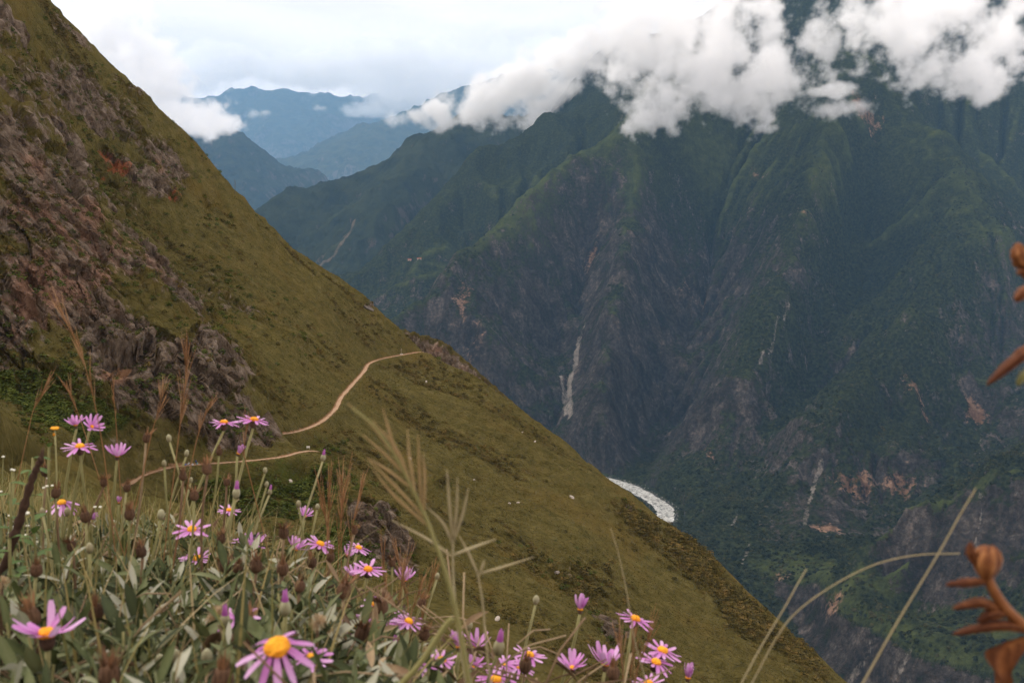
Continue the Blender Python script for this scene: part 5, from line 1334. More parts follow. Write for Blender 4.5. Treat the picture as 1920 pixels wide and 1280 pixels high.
def stalk(px, py, Y, size, kind, label, name, cat, group, lean=-.16, tilt=(0, 0), seed=0, mat=None):
    c = P(px, py, Y); rg = random.Random(seed * 31 + 3)
    up = unit((math.sin(R(tilt[0])) - lean * .5, -math.sin(R(tilt[1])) - .05, 1.0))
    pts = stem_to_ground(c - up * size * .9, lean, rg.uniform(-.05, .1), 7, seed=seed)
    r0 = root(name, pts[0], label, cat, group)
    mb = MB(); mb.tube([p - pts[0] for p in pts], .0013 if Y > .7 else .0016, 5, rg.uniform(.3, .7))
    link('stem', mb.mesh('stem', mat or (m_stem if kind != 'seed' else (m_dry if rg.random() < .6 else m_stem))), r0)
    S = Matrix.Diagonal((size, size, size, 1)); M = frame(c - up * size, up, rg.uniform(0, 6)) @ S
    if kind == 'seed':
        a, b = SEEDS[rg.randrange(3)]
        sc_ = child('seed_cup', a, r0, M); link('tuft', b, sc_)
    else:
        bd = child('bud', BUD, r0, M)
        if kind == 'pink': link('petal_tip', TIP, bd)
    return r0
BG = 'closed daisy buds on slender stems'
buds = [(606, 858, 1.25, .0042, 'pink', 'tall pink-tipped bud right of the trail bend, leaning right', -.33), (560, 945, 1.2, .004, 'bud', 'pale bud on an upright stem beside a small magenta daisy', .06),
        (497, 882, 1.25, .0036, 'bud', 'highest of three slanting buds right of the leafy mound', -.3), (500, 908, 1.24, .0034, 'bud', 'middle of three slanting buds right of the leafy mound', -.36), (506, 922, 1.22, .0036, 'pink', 'lowest of three slanting buds, with a pink tip', -.42),
        (317, 822, 1.2, .0042, 'bud', 'tall brownish bud in front of the foot of the cliff', .22), (350, 850, 1.2, .0038, 'bud', 'green bud left of the resting hikers on the trail', -.35), (308, 869, 1.15, .0036, 'bud', 'small green bud just above the trail at the left', .05),
        (443, 925, 1.0, .0052, 'pink', 'fat pink-tipped bud in the middle of the left half above the leaves', -.25), (358, 900, 1.2, .0032, 'bud', 'short yellowish bud under the resting hikers', -.3),
        (1005, 1125, .95, .0042, 'bud', 'tan bud on a tall pale stem against the dark gully', -.26), (880, 1172, .9, .004, 'bud', 'tan bud close to the tall green grass stem', -.1), (820, 1080, 1.1, .0034, 'bud', 'small green bud above the dry grass heads', -.3),
        (935, 1214, .72, .0056, 'pink', 'thick pink-tipped bud near the bottom, left of an edge-on daisy', -.3), (126, 960, 1.1, .0044, 'bud', 'large pale green bud right of the low left daisy', -.25), (80, 960, 1.0, .0038, 'bud', 'greenish bud just left of the low left daisy', .1),
        (168, 1028, .8, .004, 'bud', 'green bud on a straight stem in front of the leaves at the left', -.06), (388, 1232, .6, .0046, 'bud', 'pale bud left of the largest daisy at the bottom', -.05), (330, 1232, .62, .0044, 'bud', 'tan bud second to the left of the largest daisy', -.02), (300, 1240, .6, .004, 'bud', 'yellowish bud third to the left of the largest daisy', .02),
        (720, 1200, .85, .0042, 'bud', 'green bud under the crowded daisy clump', -.2), (535, 1140, .66, .0052, 'pink', 'pink-tipped bud directly above the largest daisy', -.05), (422, 1165, .68, .005, 'pink', 'dusky pink bud left of the crumpled magenta daisy', -.1),
        (740, 1215, .8, .0044, 'pink', 'pink-tipped bud below the tiny daisy right of the crowded clump', -.15), (595, 950, 1.2, .0034, 'bud', 'slim bud right of the pale upright one', -.25), (302, 965, .95, .0046, 'bud', 'fat tan bud over the grey leaves above the widely spread daisy', -.3)]
for i, (px, py, Y, sz, kd, lab, ln) in enumerate(buds): stalk(px, py, Y, sz, kd, lab, 'flower_bud', 'flower bud', BG, ln, seed=100 + i)
SG = 'brown dried seed heads among the daisies'
seeds = [(275, 822, 1.15, .0056, 'brown seed head tallest before the foot of the cliff, right of the left daisies', -.18), (86, 885, 1.1, .006, 'brown seed head right of the dark dead stem at the left', -.1), (105, 925, 1.05, .006, 'rusty seed head directly over the low left daisy', .0), (195, 905, 1.1, .005, 'narrow brown seed head among tall stems at the left', -.4),
         (160, 970, 1.0, .006, 'dark seed head with magenta petals behind it at the left', -.05), (243, 965, .95, .006, 'dark seed head right of the tight magenta bud', -.04), (238, 915, 1.1, .005, 'grey brown seed head on a slanting stem at the left', -.2), (343, 893, 1.1, .0052, 'seed head just below the resting hikers', -.15), (388, 880, 1.0, .006, 'ragged tan seed head in front of the trail', -.1),
         (364, 930, 1.05, .0056, 'rust brown seed head above the widely spread daisy', -.12), (411, 848, 1.25, .0046, 'seed head behind the stem of the edge-on daisy', -.18), (425, 905, 1.2, .0046, 'small seed head left of the fat pink bud', -.15), (532, 1000, 1.0, .0062, 'big seed head left of the daisy seen from behind', -.1), (415, 1010, 1.0, .0054, 'seed head left of the touching pair of daisies', -.1),
         (423, 1062, .9, .0062, 'first of three brown seed heads in a row below the daisy pair', -.1), (446, 1065, .9, .0056, 'second of three brown seed heads in a row below the daisy pair', -.12), (480, 1062, .88, .0066, 'third of three brown seed heads in a row below the daisy pair', -.08), (530, 1068, .9, .0066, 'bushy brown seed head under the daisy seen from behind', -.1),
         (585, 1055, 1.0, .006, 'seed head under the tilted open daisy', -.1), (620, 1045, 1.05, .0054, 'seed head between two tilted open daisies', -.1), (645, 1108, .8, .0072, 'large plump seed head left of the dry grass tuft', .03), (716, 1138, .85, .0068, 'tall seed head in front of the left-leaning daisy', -.1), (680, 1190, .75, .0078, 'dark seed head in the heart of the crowded daisy clump', -.1),
         (790, 1130, 1.0, .0056, 'seed head alone at the right of the dry grass tuft', -.3), (795, 1190, .9, .006, 'dark seed head over the bottom pair of daisies', -.15), (735, 1055, 1.15, .005, 'twin-tipped orange brown seed head at the upper right of the clump', -.1), (453, 1200, .58, .0072, 'brown seed head left of the petals of the largest daisy', -.03), (462, 1172, .62, .006, 'rusty seed head touching the crumpled magenta daisy', -.05),
         (60, 1158, .62, .0066, 'dark brown seed head above the large pale corner daisy', .1), (180, 1150, .66, .006, 'dark seed head right of the large pale corner daisy', .0), (68, 1070, .75, .0054, 'seed head in the leaves at the far left', -.2), (135, 1025, .9, .0052, 'dark seed head in the leaves under the low left daisy', -.02), (265, 1035, .85, .0054, 'rusty seed head over the leaves at centre left', -.1), (205, 1268, .5, .0066, 'tan seed head at the bottom edge right of the corner daisy', -.02),
         (418, 1276, .5, .0066, 'pale worn seed head at the bottom edge left of the largest daisy', .0), (665, 995, 1.2, .0048, 'thin seed head at the top edge of the right-hand cluster', -.2), (1150, 1262, .84, .0066, 'pale brown seed cup under the big ragged daisy', -.1), (985, 1250, .8, .0062, 'seed head at the bottom edge beneath the edge-on daisy', -.05), (562, 1100, .85, .0056, 'dark seed head in the leaves right of the three in a row', -.1)]
for i, (px, py, Y, sz, lab, ln) in enumerate(seeds): stalk(px, py, Y, sz * .86, 'seed', lab, 'dried_daisy', 'dried flower', SG, ln, (random.Random(i).uniform(-14, 14), random.Random(i + 5).uniform(-8, 10)), 300 + i)
def fluff_mesh():
    mb = MB(); rg = random.Random(9)
    for k in range(260):
        d = unit([rg.gauss(0, 1), rg.gauss(0, 1), rg.gauss(.25, 1)]); s = unit(np.cross(d, [rg.random(), rg.random(), rg.random()])); L = rg.uniform(.8, 1.15)
        mb.add([d * .12 + s * .02, d * .12 - s * .02, d * L - s * .035, d * L + s * .035], [(0, 1, 2, 3)], rg.uniform(.3, .8))
    return mb.mesh('fluff', m_fluff, False)
FLUFF = fluff_mesh()
for i, (px, py, Y, sz, lab) in enumerate([(406, 1152, .72, .0078, 'round tan seed clock left of the crumpled magenta daisy'), (596, 1166, .70, .0075, 'tilted tan seed clock right above the largest daisy'), (4, 1092, .7, .006, 'pale seed clock cut by the left edge'), (798, 1226, .95, .006, 'small worn seed clock above the bottom pair of daisies')]):
    c = P(px, py, Y); pts = stem_to_ground(c, -.08, 0, 6, seed=700 + i)
    r0 = root('seed_clock', pts[0], lab, 'seed clock', 'fluffy seed clocks')
    mb = MB(); mb.tube([p - pts[0] for p in pts], .0012, 5, .4); link('stem', mb.mesh('stem', m_dry), r0)
    child('fluff', FLUFF, r0, Matrix.Translation(Vector(c)) @ Matrix.Diagonal((sz * .9, sz, sz * .85, 1)))

# ------------------------------------------------------------------ leafy shoots
def leaf_shape(L, W, bend, fold, seg=6):
    V = []; Fc = []; t = []
    for i in range(seg + 1):
        s = i / seg; wd = W * (math.sin(min(1.0, s * .92 + .06) * math.pi) ** .75) * (1 if s < .97 else .25) + W * .04
        x = L * s; z = bend * L * s * s
        for j in (-1, 0, 1): V.append((x, j * wd * .5, z + (abs(j) * fold * wd))); t.append((.08 if j == 0 else -.02))
    for i in range(seg):
        for j in (0, 1): Fc.append((i * 3 + j, i * 3 + j + 1, i * 3 + j + 4, i * 3 + j + 3))
    return V, Fc, t
def leaf_mesh(k):
    rg = random.Random(k); V, Fc, t = leaf_shape(1.0, rg.uniform(.19, .27), rg.uniform(-.35, .1), rg.uniform(.12, .35))
    mb = MB(); b = [.2, .4, .55, .3, .5, .85][k % 6]; mb.add(V, Fc, [b + q for q in t])
    return mb.mesh('leaf', m_leaf)
LEAVES = [leaf_mesh(k) for k in range(6)]
def shoot_leaves(rg, h, nl, Lm):
    """matrices of the leaves of one shoot standing at the origin, and its stem"""
    lean = np.array([rg.uniform(-.25, .3), rg.uniform(-.25, .25), 1.0]); out = []
    for k in range(nl):
        s = .15 + .85 * k / nl; p = lean * h * s; a = k * 2.4 + rg.uniform(-.4, .4)
        el = R(-6 + 52 * s + rg.uniform(-24, 26)); L = Lm * (1.15 - .45 * s) * rg.uniform(.75, 1.2)
        out.append(Matrix.Translation(Vector(p)) @ Matrix.Rotation(a, 4, 'Z') @ Matrix.Rotation(-el, 4, 'Y') @ Matrix.Rotation(R(rg.uniform(-30, 30)), 4, 'X') @ Matrix.Diagonal((L, L * rg.uniform(.8, 1.15), L, 1)))
    return lean, out
def pix(x, y, z):
    d = y * CP + z * SP
    return 960 + F * x / d, 640 - F * (-y * SP + z * CP) / d
TOP = ([-200, 0, 150, 300, 450, 540, 640, 760, 900, 1050, 1400], [960, 965, 985, 965, 965, 1005, 1110, 1222, 1300, 1370, 1500])      # where the leaves end against the view
def fits(x, y, z, slack=0.0):
    px, py = pix(x, y, z)
    return py >= np.interp(px, *TOP) + slack
rg = random.Random(21)
spots = []
tries = 0
while len(spots) < 860 and tries < 40000:
    tries += 1
    y = .36 + 1.35 * rg.random() ** 1.2; x = rg.uniform(-.56 * y - .06, np.interp(y, *EX) + .06)
    z = float(bank(x, y))
    if not fits(x, y, z + .035): continue
    if all((x - a) ** 2 + (y - b) ** 2 > (.013 + .0075 * y) ** 2 for a, b in spots): spots.append((x, y))
tries = 0; n0 = len(spots)
while len(spots) < n0 + 420 and tries < 9000:            # the same growth goes on to the left of the view
    tries += 1; y = rg.uniform(-.1, 2.0); x = rg.uniform(-1.75, min(-.56 * y - .06, -.12))
    if y < .3 and x > -.3: continue
    if all((x - a) ** 2 + (y - b) ** 2 > .040 ** 2 for a, b in spots[n0:]): spots.append((x, y))
spots.sort(key=lambda q: math.hypot(*q))
def seen(q):
    px, py = pix(q[0], q[1], float(bank(*q)) + .06)
    return 0 < px < 1500 and py < 1290
LOOSE = ('the', 'of', 'a', 'with', 'at', 'and', 'to', 'from', 'on', 'in', 'by', 'its', 'one', 'than', 'under', 'above', 'below', 'among', 'right', 'left', 'tall', 'for', 'just', 'there', 'behind', 'before', 'directly', 'low', 'seen', 'round', 'small')
def short(i):
    wds = daisies[i][6].split(',')[0].split()[:10]
    while wds[-1] in LOOSE: wds.pop()
    return ' '.join(wds)
undergrowth = MB()
leafsh = [leaf_shape(1.0, .23, b, .22, 4) for b in (-.3, -.1, .1)]
used_labels = set()
for q in spots:
    r2 = random.Random(int(q[0] * 9999) * 7 + int(q[1] * 9999)); z = float(bank(*q)); h = r2.uniform(.045, .10) * (1 + .1 * q[1]); nl = r2.randrange(11, 17); Lm = r2.uniform(.026, .044)
    while h > .02 and not fits(q[0], q[1], z + h + Lm * .5, r2.uniform(-35, 30)): h *= .85
    lean, ms = shoot_leaves(r2, h, nl, Lm)
    lab = None
    if seen(q) and len(used_labels) < 30:
        px, py = pix(q[0], q[1], z + h)
        near = min(range(len(daisies)), key=lambda i: (daisies[i][0] - px) ** 2 + (daisies[i][1] - py) ** 2)
        lab = 'leafy shoot %s the %s' % (('left of' if px < daisies[near][0] - 25 else 'right of' if px > daisies[near][0] + 25 else 'below' if py > daisies[near][1] else 'above'), short(near))
    if lab and lab not in used_labels:
        used_labels.add(lab)
        sh = root('leafy_shoot', (q[0], q[1], z), lab, 'plant', 'grey green leafy shoots of the daisies')
        mb = MB(); mb.tube([np.zeros(3), lean * h * .5, lean * h], [.0016, .0013, .0008], 5, .45); link('stem', mb.mesh('stem', m_stem), sh)
        for k, M in enumerate(ms):
            lf = link('leaf', LEAVES[r2.randrange(6)], sh); lf.matrix_basis = M
    else:
        o = np.array([q[0], q[1], z])
        undergrowth.tube([o, o + lean * h], [.0015, .0008], 4, .55)
        for M in ms:
            V, Fc, t = leafsh[r2.randrange(3)]; b = r2.choice([.05, .2, .3, .4, .5, .6, .9]) + r2.uniform(-.08, .08)
            M2 = Matrix.Translation(Vector(o)) @ M
            undergrowth.add([M2 @ Vector(v) for v in V], Fc, [b + c for c in t])
tag(link('undergrowth', undergrowth.mesh('undergrowth', m_leaf)), 'dense grey green foliage under the daisies', kind='stuff')
# dead leaves and twigs deep in the foliage
lit = MB(); r2 = random.Random(55)
for k in range(1400):
    y = r2.uniform(.36, 1.5); x = r2.uniform(-.56 * y - .05, float(np.interp(y, *EX)) + .10); z = float(bank(x, y)) + r2.uniform(.005, .085)
    M2 = Matrix.Translation((x, y, z)) @ Matrix.Rotation(r2.uniform(0, 6.3), 4, 'Z') @ Matrix.Rotation(r2.uniform(-.9, .9), 4, 'Y') @ Matrix.Rotation(r2.uniform(-1, 1), 4, 'X')
    if r2.random() < .55:
        L = r2.uniform(.012, .028); V, Fc, t = leafsh[r2.randrange(3)]; lit.add([M2 @ Vector((v[0] * L, v[1] * L, v[2] * L * 2)) for v in V], Fc, r2.uniform(.1, .95))
    else:
        L = r2.uniform(.03, .09); lit.tube([M2 @ Vector((0, 0, 0)), M2 @ Vector((L * .5, .004, .003)), M2 @ Vector((L, 0, 0))], .0007, 4, r2.uniform(.2, .9))
tag(link('dead_leaves', lit.mesh('dead_leaves', m_dry)), 'brown dead leaves and twigs deep in the foliage', kind='stuff')

# ------------------------------------------------------------------ grass of the bank
def blade(mb, base, d, L, w_, droop, tint, seg=5):
    base = np.asarray(base, float); d = unit(d); side = unit(np.cross(d, [0, 0, 1]) + np.array([1e-3, 0, 0])); V = []
    for i in range(seg + 1):
        s = i / seg; p = base + d * L * s + np.array([d[0], d[1], -.6]) * droop * L * s * s
        ww = w_ * (1 - s ** 1.5) + .00015
        V += [p - side * ww, p + side * ww]
    mb.add(V, [(2 * i, 2 * i + 1, 2 * i + 3, 2 * i + 2) for i in range(seg)], tint)
gr = MB(); r2 = random.Random(78)
for k in range(900):
    y = r2.uniform(-.2, 2.5); x = r2.uniform(-2.4, min(-.56 * y - .02, -.15))
    blade(gr, (x, y, float(bank(x, y)) - .005), (r2.gauss(.05, .3), r2.gauss(0, .3), 1), r2.uniform(.08, .22), r2.uniform(.0008, .0018), r2.uniform(.05, .6), r2.uniform(.1, .8), 4)
r2 = random.Random(77)
for k in range(3600):
    if k < 2500:
        y = r2.uniform(1.1, 2.7); x = r2.uniform(-.56 * y, float(np.interp(y, *EX)) + .1)
        if x > -.28 * y and r2.random() < .6: continue
        L = r2.uniform(.10, .30); tn = r2.uniform(.1, .75)
    elif k < 3000:
        y = r2.uniform(.8, 1.5); x = float(np.interp(y, *EX)) + r2.gauss(.02, .07); L = r2.uniform(.10, .24); tn = r2.uniform(.45, 1.0)
    else:
        y = r2.uniform(.5, 1.2); x = r2.uniform(-.5 * y, float(np.interp(y, *EX)) + .04); L = r2.uniform(.08, .2); tn = r2.uniform(.2, .9)
    z = float(bank(x, y)) - .005
    lim = -r2.uniform(0, 130) if k < 2500 else -r2.uniform(-20, 90)
    while L > .03 and not fits(x, y, z + L, lim): L *= .85
    blade(gr, (x, y, z), (r2.gauss(.05, .3), r2.gauss(0, .3), 1), L, r2.uniform(.0006, .0016), r2.uniform(.05, .6), tn)
tag(link('bank_grass', gr.mesh('grass', m_grass)), 'fine yellow green grass filling the gaps between the flowers', kind='stuff')

def curve_px(pts, Y, n=8):
    if not hasattr(Y, '__len__'): Y = [Y] * len(pts)
    return smooth_line([P(q[0], q[1], yy) for q, yy in zip(pts, Y)], n)
def on_ground(line):
    """extend a line at its lower end to the ground"""
    a, b = line[0], line[1]; d = unit(a - b); d[2] = min(d[2], -.5); q = a.copy(); k = 0
    while q[2] > bank(q[0], q[1]) and k < 400: q = q + d * .005; k += 1
    return [q, a + (q - a) * .5] + list(line)
def long_stalk(name, pts, Y, r0, r1, label, mat, cat='grass stalk', group=None, ground=True):
    line = curve_px(pts, Y)
    if ground: line = on_ground(line)
    ro = root(name, line[0], label, cat, group)
    mb = MB(); n = len(line); mb.tube([p - line[0] for p in line], [r0 + (r1 - r0) * i / (n - 1) for i in range(n)], 6, .5); link('stalk', mb.mesh('stalk', mat), ro)
    return ro, line
GS = 'long bare grass stalks crossing the canyon view'
long_stalk('grass_stalk', [(1612, 1290), (1680, 1170), (1755, 1045), (1800, 965), (1830, 915)], .42, .0005, .0003, 'long straight pale stalk slanting up to the small ridge at the right', m_straw, group=GS)
long_stalk('grass_stalk', [(1385, 1290), (1425, 1215), (1470, 1140), (1495, 1095), (1512, 1066)], .48, .0004, .0003, 'short straight pale stalk crossing the arching one near its foot', m_straw, group=GS)
long_stalk('grass_stalk', [(1405, 1290), (1450, 1205), (1490, 1150), (1560, 1098), (1640, 1058), (1720, 1040), (1800, 1037)], .48, .0004, .0003, 'arching pale stalk bending right towards the orange seed stalk', m_straw, group=GS)
long_stalk('grass_stalk', [(1215, 1290), (1190, 1200), (1175, 1110), (1160, 1040), (1145, 990)], .62, .00045, .0003, 'thin faint stalk rising above the tilted lone daisy', m_straw, group=GS)
# flowering grasses with finger-like spikes
def fingers(ro, line0, specs, Y, mat, r=.0011):
    for (a, b, c) in specs:
        ln = curve_px([a, b, c], Y, 6); mb = MB(); n = len(ln)
        mb.tube([p - line0 for p in ln], [r * .5 + r * math.sin(math.pi * min(1, .15 + i / n)) for i in range(n)], 5, .5); link('spikelet', mb.mesh('spikelet', mat), ro)
ro, ln = long_stalk('finger_grass', [(882, 1295), (862, 1180), (838, 1080), (800, 975), (768, 905), (735, 845), (700, 798), (660, 765)], .40, .0011, .0005, 'tall blurred green grass with tan finger spikes in the middle of the slope', m_green_straw, 'grass')
fingers(ro, ln[0], [((735, 850), (700, 800), (652, 756)), ((745, 860), (730, 810), (718, 765)), ((760, 890), (720, 850), (680, 815)), ((772, 915), (725, 880), (688, 858)), ((780, 930), (768, 860), (764, 805)), ((790, 950), (786, 880), (784, 815)), ((800, 975), (740, 910), (690, 862)), ((770, 905), (742, 840), (700, 790)), ((808, 990), (740, 930), (700, 880)), ((795, 960), (796, 890), (792, 850))], .40, m_plume2, .0004)
ro, ln = long_stalk('finger_grass', [(868, 1240), (856, 1160), (850, 1080), (849, 1010)], .46, .0006, .0004, 'shorter pale grass with upright finger spikes right of the tall blurred one', m_straw, 'grass')
fingers(ro, ln[0], [((849, 1012), (842, 940), (838, 880)), ((850, 1010), (856, 950), (858, 895)), ((850, 1015), (868, 960), (878, 915)), ((849, 1020), (830, 980), (800, 950)), ((850, 1040), (890, 1025), (930, 1010)), ((850, 1045), (800, 1010), (735, 975))], .46, m_straw, .0005)
ro, ln = long_stalk('forked_stalk', [(920, 1290), (910, 1190), (905, 1130), (896, 1076)], .5, .0006, .0005, 'thin forked dry stalk pointing right over the green slope', m_straw, 'grass stalk')
fingers(ro, ln[0], [((896, 1076), (945, 1062), (1000, 1044)), ((896, 1076), (880, 1040), (862, 1005)), ((898, 1080), (905, 1060), (908, 1050))], .5, m_straw, .0005)
ro, ln = long_stalk('grass_stalk', [(745, 1290), (790, 1240), (830, 1180), (848, 1158)], .42, .0014, .0012, 'thick cut-off pale stem leaning right below the tall blurred grass', m_green_straw, group=GS)
# reddish plumes
PG = 'reddish grass plumes before the cliff'
def plume(pts, Y, spread, label, nstr=26, frac=.45, seed=0):
    ro, line = long_stalk('grass_plume', pts, Y, .0005, .0003, label, m_plume, 'grass plume', PG)
    rg_ = random.Random(seed); mb = MB(); n = len(line); i0 = int(n * (1 - frac))
    for k in range(nstr):
        i = rg_.randrange(i0, n - 1); p = line[i]; t = unit(line[min(i + 1, n - 1)] - line[i - 1]); L = spread * rg_.uniform(1.6, 3.6)
        d = unit(t + np.array([rg_.gauss(0, .13), rg_.gauss(0, .13), rg_.gauss(0, .05)]))
        mb.tube([p - line[0], p + d * L * .5 - line[0], p + d * L - line[0]], [.0002, .00032, .00012], 4, rg_.uniform(.2, .9))
    link('panicle', mb.mesh('panicle', m_plume), ro)
plume([(212, 1000), (196, 860), (175, 745), (150, 660), (115, 585)], .95, .010, 'tallest leaning reddish plume in front of the shadowed cliff at the left', 34, .5, 1)
plume([(325, 900), (336, 810), (346, 730), (350, 670)], 1.0, .011, 'upright feathery reddish plume below the small cave', 40, .62, 2)
plume([(265, 900), (285, 810), (298, 770), (305, 735)], 1.05, .008, 'short dark reddish plume right of the left daisies', 20, .5, 3)
plume([(222, 860), (218, 800), (214, 750), (212, 720)], 1.2, .006, 'faint thin plume before the grey rock at the left', 14, .5, 4)
plume([(165, 830), (152, 790), (138, 755), (128, 730)], 1.1, .008, 'small brown plume leaning left above the left daisies', 18, .6, 5)
plume([(55, 800), (62, 770), (75, 745), (88, 722)], 1.3, .010, 'wispy plume at the far left edge of the cliff', 20, .7, 6)
plume([(350, 920), (365, 840), (380, 790), (394, 760)], 1.0, .007, 'olive plume left of the edge-on daisy', 16, .5, 7)
plume([(465, 880), (458, 850), (460, 820), (462, 800)], 1.2, .010, 'pale wheat-like plume under the topmost daisy', 18, .8, 8)
for i, (x, yb, xt, yt) in enumerate([(612, 1030, 618, 905), (632, 1030, 650, 900), (650, 1040, 678, 905), (622, 1040, 600, 915), (640, 1035, 640, 890)]):
    plume([(x, yb + 60), ((x * 2 + xt) / 3, (yb * 2 + yt) / 3), ((x + 2 * xt) / 3, (yb + 2 * yt) / 3), (xt, yt)], 1.15 + .03 * i, .012, ['leftmost but one', 'right-hand', 'rightmost', 'leftmost', 'middle'][i] + ' of the five rust plumes before the dark lower cliff', 26, .75, 20 + i)
for i, (x, yb, xt, yt) in enumerate([(745, 1150, 760, 1060), (770, 1140, 745, 1045), (785, 1170, 812, 1080), (725, 1150, 718, 1050), (760, 1190, 790, 1095)]):
    plume([(x, yb + 50), ((x * 2 + xt) / 3, (yb * 2 + yt) / 3), ((x + 2 * xt) / 3, (yb + 2 * yt) / 3), (xt, yt)], 1.05 + .03 * i, .011, ['middle', 'second from the left', 'rightmost', 'leftmost', 'second from the right'][i] + ' of the five tan plumes in the dry grass tuft', 24, .75, 40 + i)
for i, (x, yb, xt, yt) in enumerate([(1170, 1280, 1160, 1190), (1180, 1280, 1190, 1200), (1185, 1290, 1215, 1195)]):
    plume([(x, yb + 30), ((x * 2 + xt) / 3, (yb * 2 + yt) / 3), ((x + 2 * xt) / 3, (yb + 2 * yt) / 3), (xt, yt)], .85, .010, ['left', 'middle', 'right'][i] + ' of three pale plumes behind the big ragged daisy', 20, .8, 60 + i)

# ------------------------------------------------------------------ other foreground plants
# dried orange seed stalks at the right edge
def pod(mb_parent, a, b, c, Y, r, label=None, mat=None, dark=False):
    ln = curve_px([a, b, c], Y, 7); n = len(ln); mb = MB()
    prof = [.35 + .65 * math.sin(math.pi * min(1, .12 + .95 * i / n)) for i in range(n)]; prof[-1] = .1
    tn = []; rw = random.Random(int(a[0] * 3 + a[1]))
    for i in range(n): tn += [(.15 if k % 2 else .7) - (.5 * i / n if dark else 0) + rw.uniform(-.15, .15) for k in range(10)]
    mb.tube([p - np.array(mb_parent.location) for p in ln], [r * q * (1 + .12 * rw.uniform(-1, 1)) for q in prof], 10, tn)
    for i in range(n):
        cc_ = ln[i] - np.array(mb_parent.location)
        for k in range(10):
            v_ = np.array(mb.v[i * 10 + k]); mb.v[i * 10 + k] = tuple(cc_ + (v_ - cc_) * ((.72 if k % 2 else 1.08) + .1 * rw.uniform(-1, 1)))
    o = link('pod', mb.mesh('pod', mat or m_orange), mb_parent)
    return o
YO = .34
ro, ln = long_stalk('dried_seed_stalk', [(1990, 1230), (1935, 1185), (1890, 1145), (1862, 1105), (1848, 1070)], YO, .0021, .0017, 'dried orange seed stalk with round capsule at the right edge', m_orange, 'seed stalk', ground=False)
for a, b, c, rr in [((1848, 1090), (1815, 1092), (1772, 1096), .0016), ((1870, 1140), (1835, 1130), (1785, 1140), .0018), ((1885, 1150), (1860, 1150), (1832, 1165), .0020), ((1930, 1178), (1870, 1172), (1786, 1188), .0021), ((1845, 1072), (1822, 1040), (1820, 1015), .0018)]:
    pod(ro, a, b, c, YO, rr, dark=True)
mb = MB(); cc = P(1851, 1052, YO)
M = frame(cc, (.05, 0, 1)); prof = [(.25, -1.25), (.62, -.95), (.95, -.35), (1.0, .2), (.8, .75), (.45, 1.05), (.2, 1.0)]
rw = random.Random(8); V = []; Fc = []; tn = []
for i, (a_, b_) in enumerate(prof):
    for k in range(24):
        rr_ = a_ * .0043 * (1 + .13 * math.cos(k * math.pi * 2 / 4) + .05 * rw.uniform(-1, 1)); th = 2 * math.pi * k / 24; V.append(M @ Vector((rr_ * math.cos(th), rr_ * math.sin(th), b_ * .005 + .0004 * rw.uniform(-1, 1)))); tn.append((.7 if k % 4 < 2 else .3) + rw.uniform(-.2, .2) - (.25 if i > 4 else 0))
Fc = [(i * 24 + k, i * 24 + (k + 1) % 24, (i + 1) * 24 + (k + 1) % 24, (i + 1) * 24 + k) for i in range(6) for k in range(24)] + [tuple(range(144, 168))]
mb.add(V, Fc, tn)
cap = link('capsule', mb.mesh('capsule', m_orange), ro); cap.matrix_basis = Matrix.Translation(-ro.location)
mb = MB()
for j in range(3):
    V = []; L0 = curve_px([(1925 - 20 * j, 1195 + 8 * j), (1890 - 10 * j, 1225 + 6 * j), (1868 + 18 * j, 1300)], YO, 6); n = len(L0)
    for i, p in enumerate(L0):
        wv = .0045 * math.sin(math.pi * min(1, .1 + i / n)); V += [p + np.array([-wv, 0, wv * .3]) - np.array(ro.location), p + np.array([0, .001, 0]) - np.array(ro.location), p + np.array([wv, 0, -.3 * wv]) - np.array(ro.location)]
    mb.add(V, [(3 * i + k, 3 * i + k + 1, 3 * i + k + 4, 3 * i + k + 3) for i in range(n - 1) for k in (0, 1)], [.2 + .5 * (k % 3 == 1) for k in range(len(V))])
link('withered_leaf', mb.mesh('withered_leaf', m_orange), ro)
ro, ln = long_stalk('dried_seed_stalk', [(2030, 900), (1980, 780), (1950, 640), (1938, 520), (1935, 430)], YO, .0018, .0014, 'second dried seed stalk mostly beyond the right edge, with curled pods', m_orange, 'seed stalk', ground=False)
pod(ro, (1945, 500), (1915, 485), (1908, 455), YO, .0030); pod(ro, (1945, 535), (1920, 510), (1906, 513), YO, .0016); pod(ro, (1945, 530), (1918, 550), (1904, 566), YO, .0020)
pod(ro, (1955, 640), (1905, 675), (1850, 722), YO, .0021, dark=True); pod(ro, (1960, 670), (1920, 705), (1908, 722), YO, .0016, mat=m_green_straw)
# dark dead stem at the left
ln = curve_px([(22, 1020), (40, 965), (58, 905), (70, 875), (78, 856)], .85, 6)
ro = root('dead_stem', on_ground(ln)[0], 'broken dark brown dead stem standing at the far left', 'dead stem')
lnn = on_ground(ln); mb = MB(); n = len(lnn); mb.tube([p - lnn[0] for p in lnn], [.0045 * (1 + .25 * math.sin(i * 2.1)) * (1 - .55 * i / n) for i in range(n)], 8, [.3 + .3 * ((k * 7) % 5) / 5 for k in range(8 * n)]); link('stem', mb.mesh('stem', m_bark), ro)
mb = MB(); q = lnn[-1] - lnn[0]
for k in range(4): mb.tube([q - np.array([0, 0, .006]), q + np.array([.0015 * (k - 1.5), .001 * (k % 2), .004 + .002 * k])], [.0014, .0002], 4, .6)
link('splinter', mb.mesh('splinter', m_bark), ro)
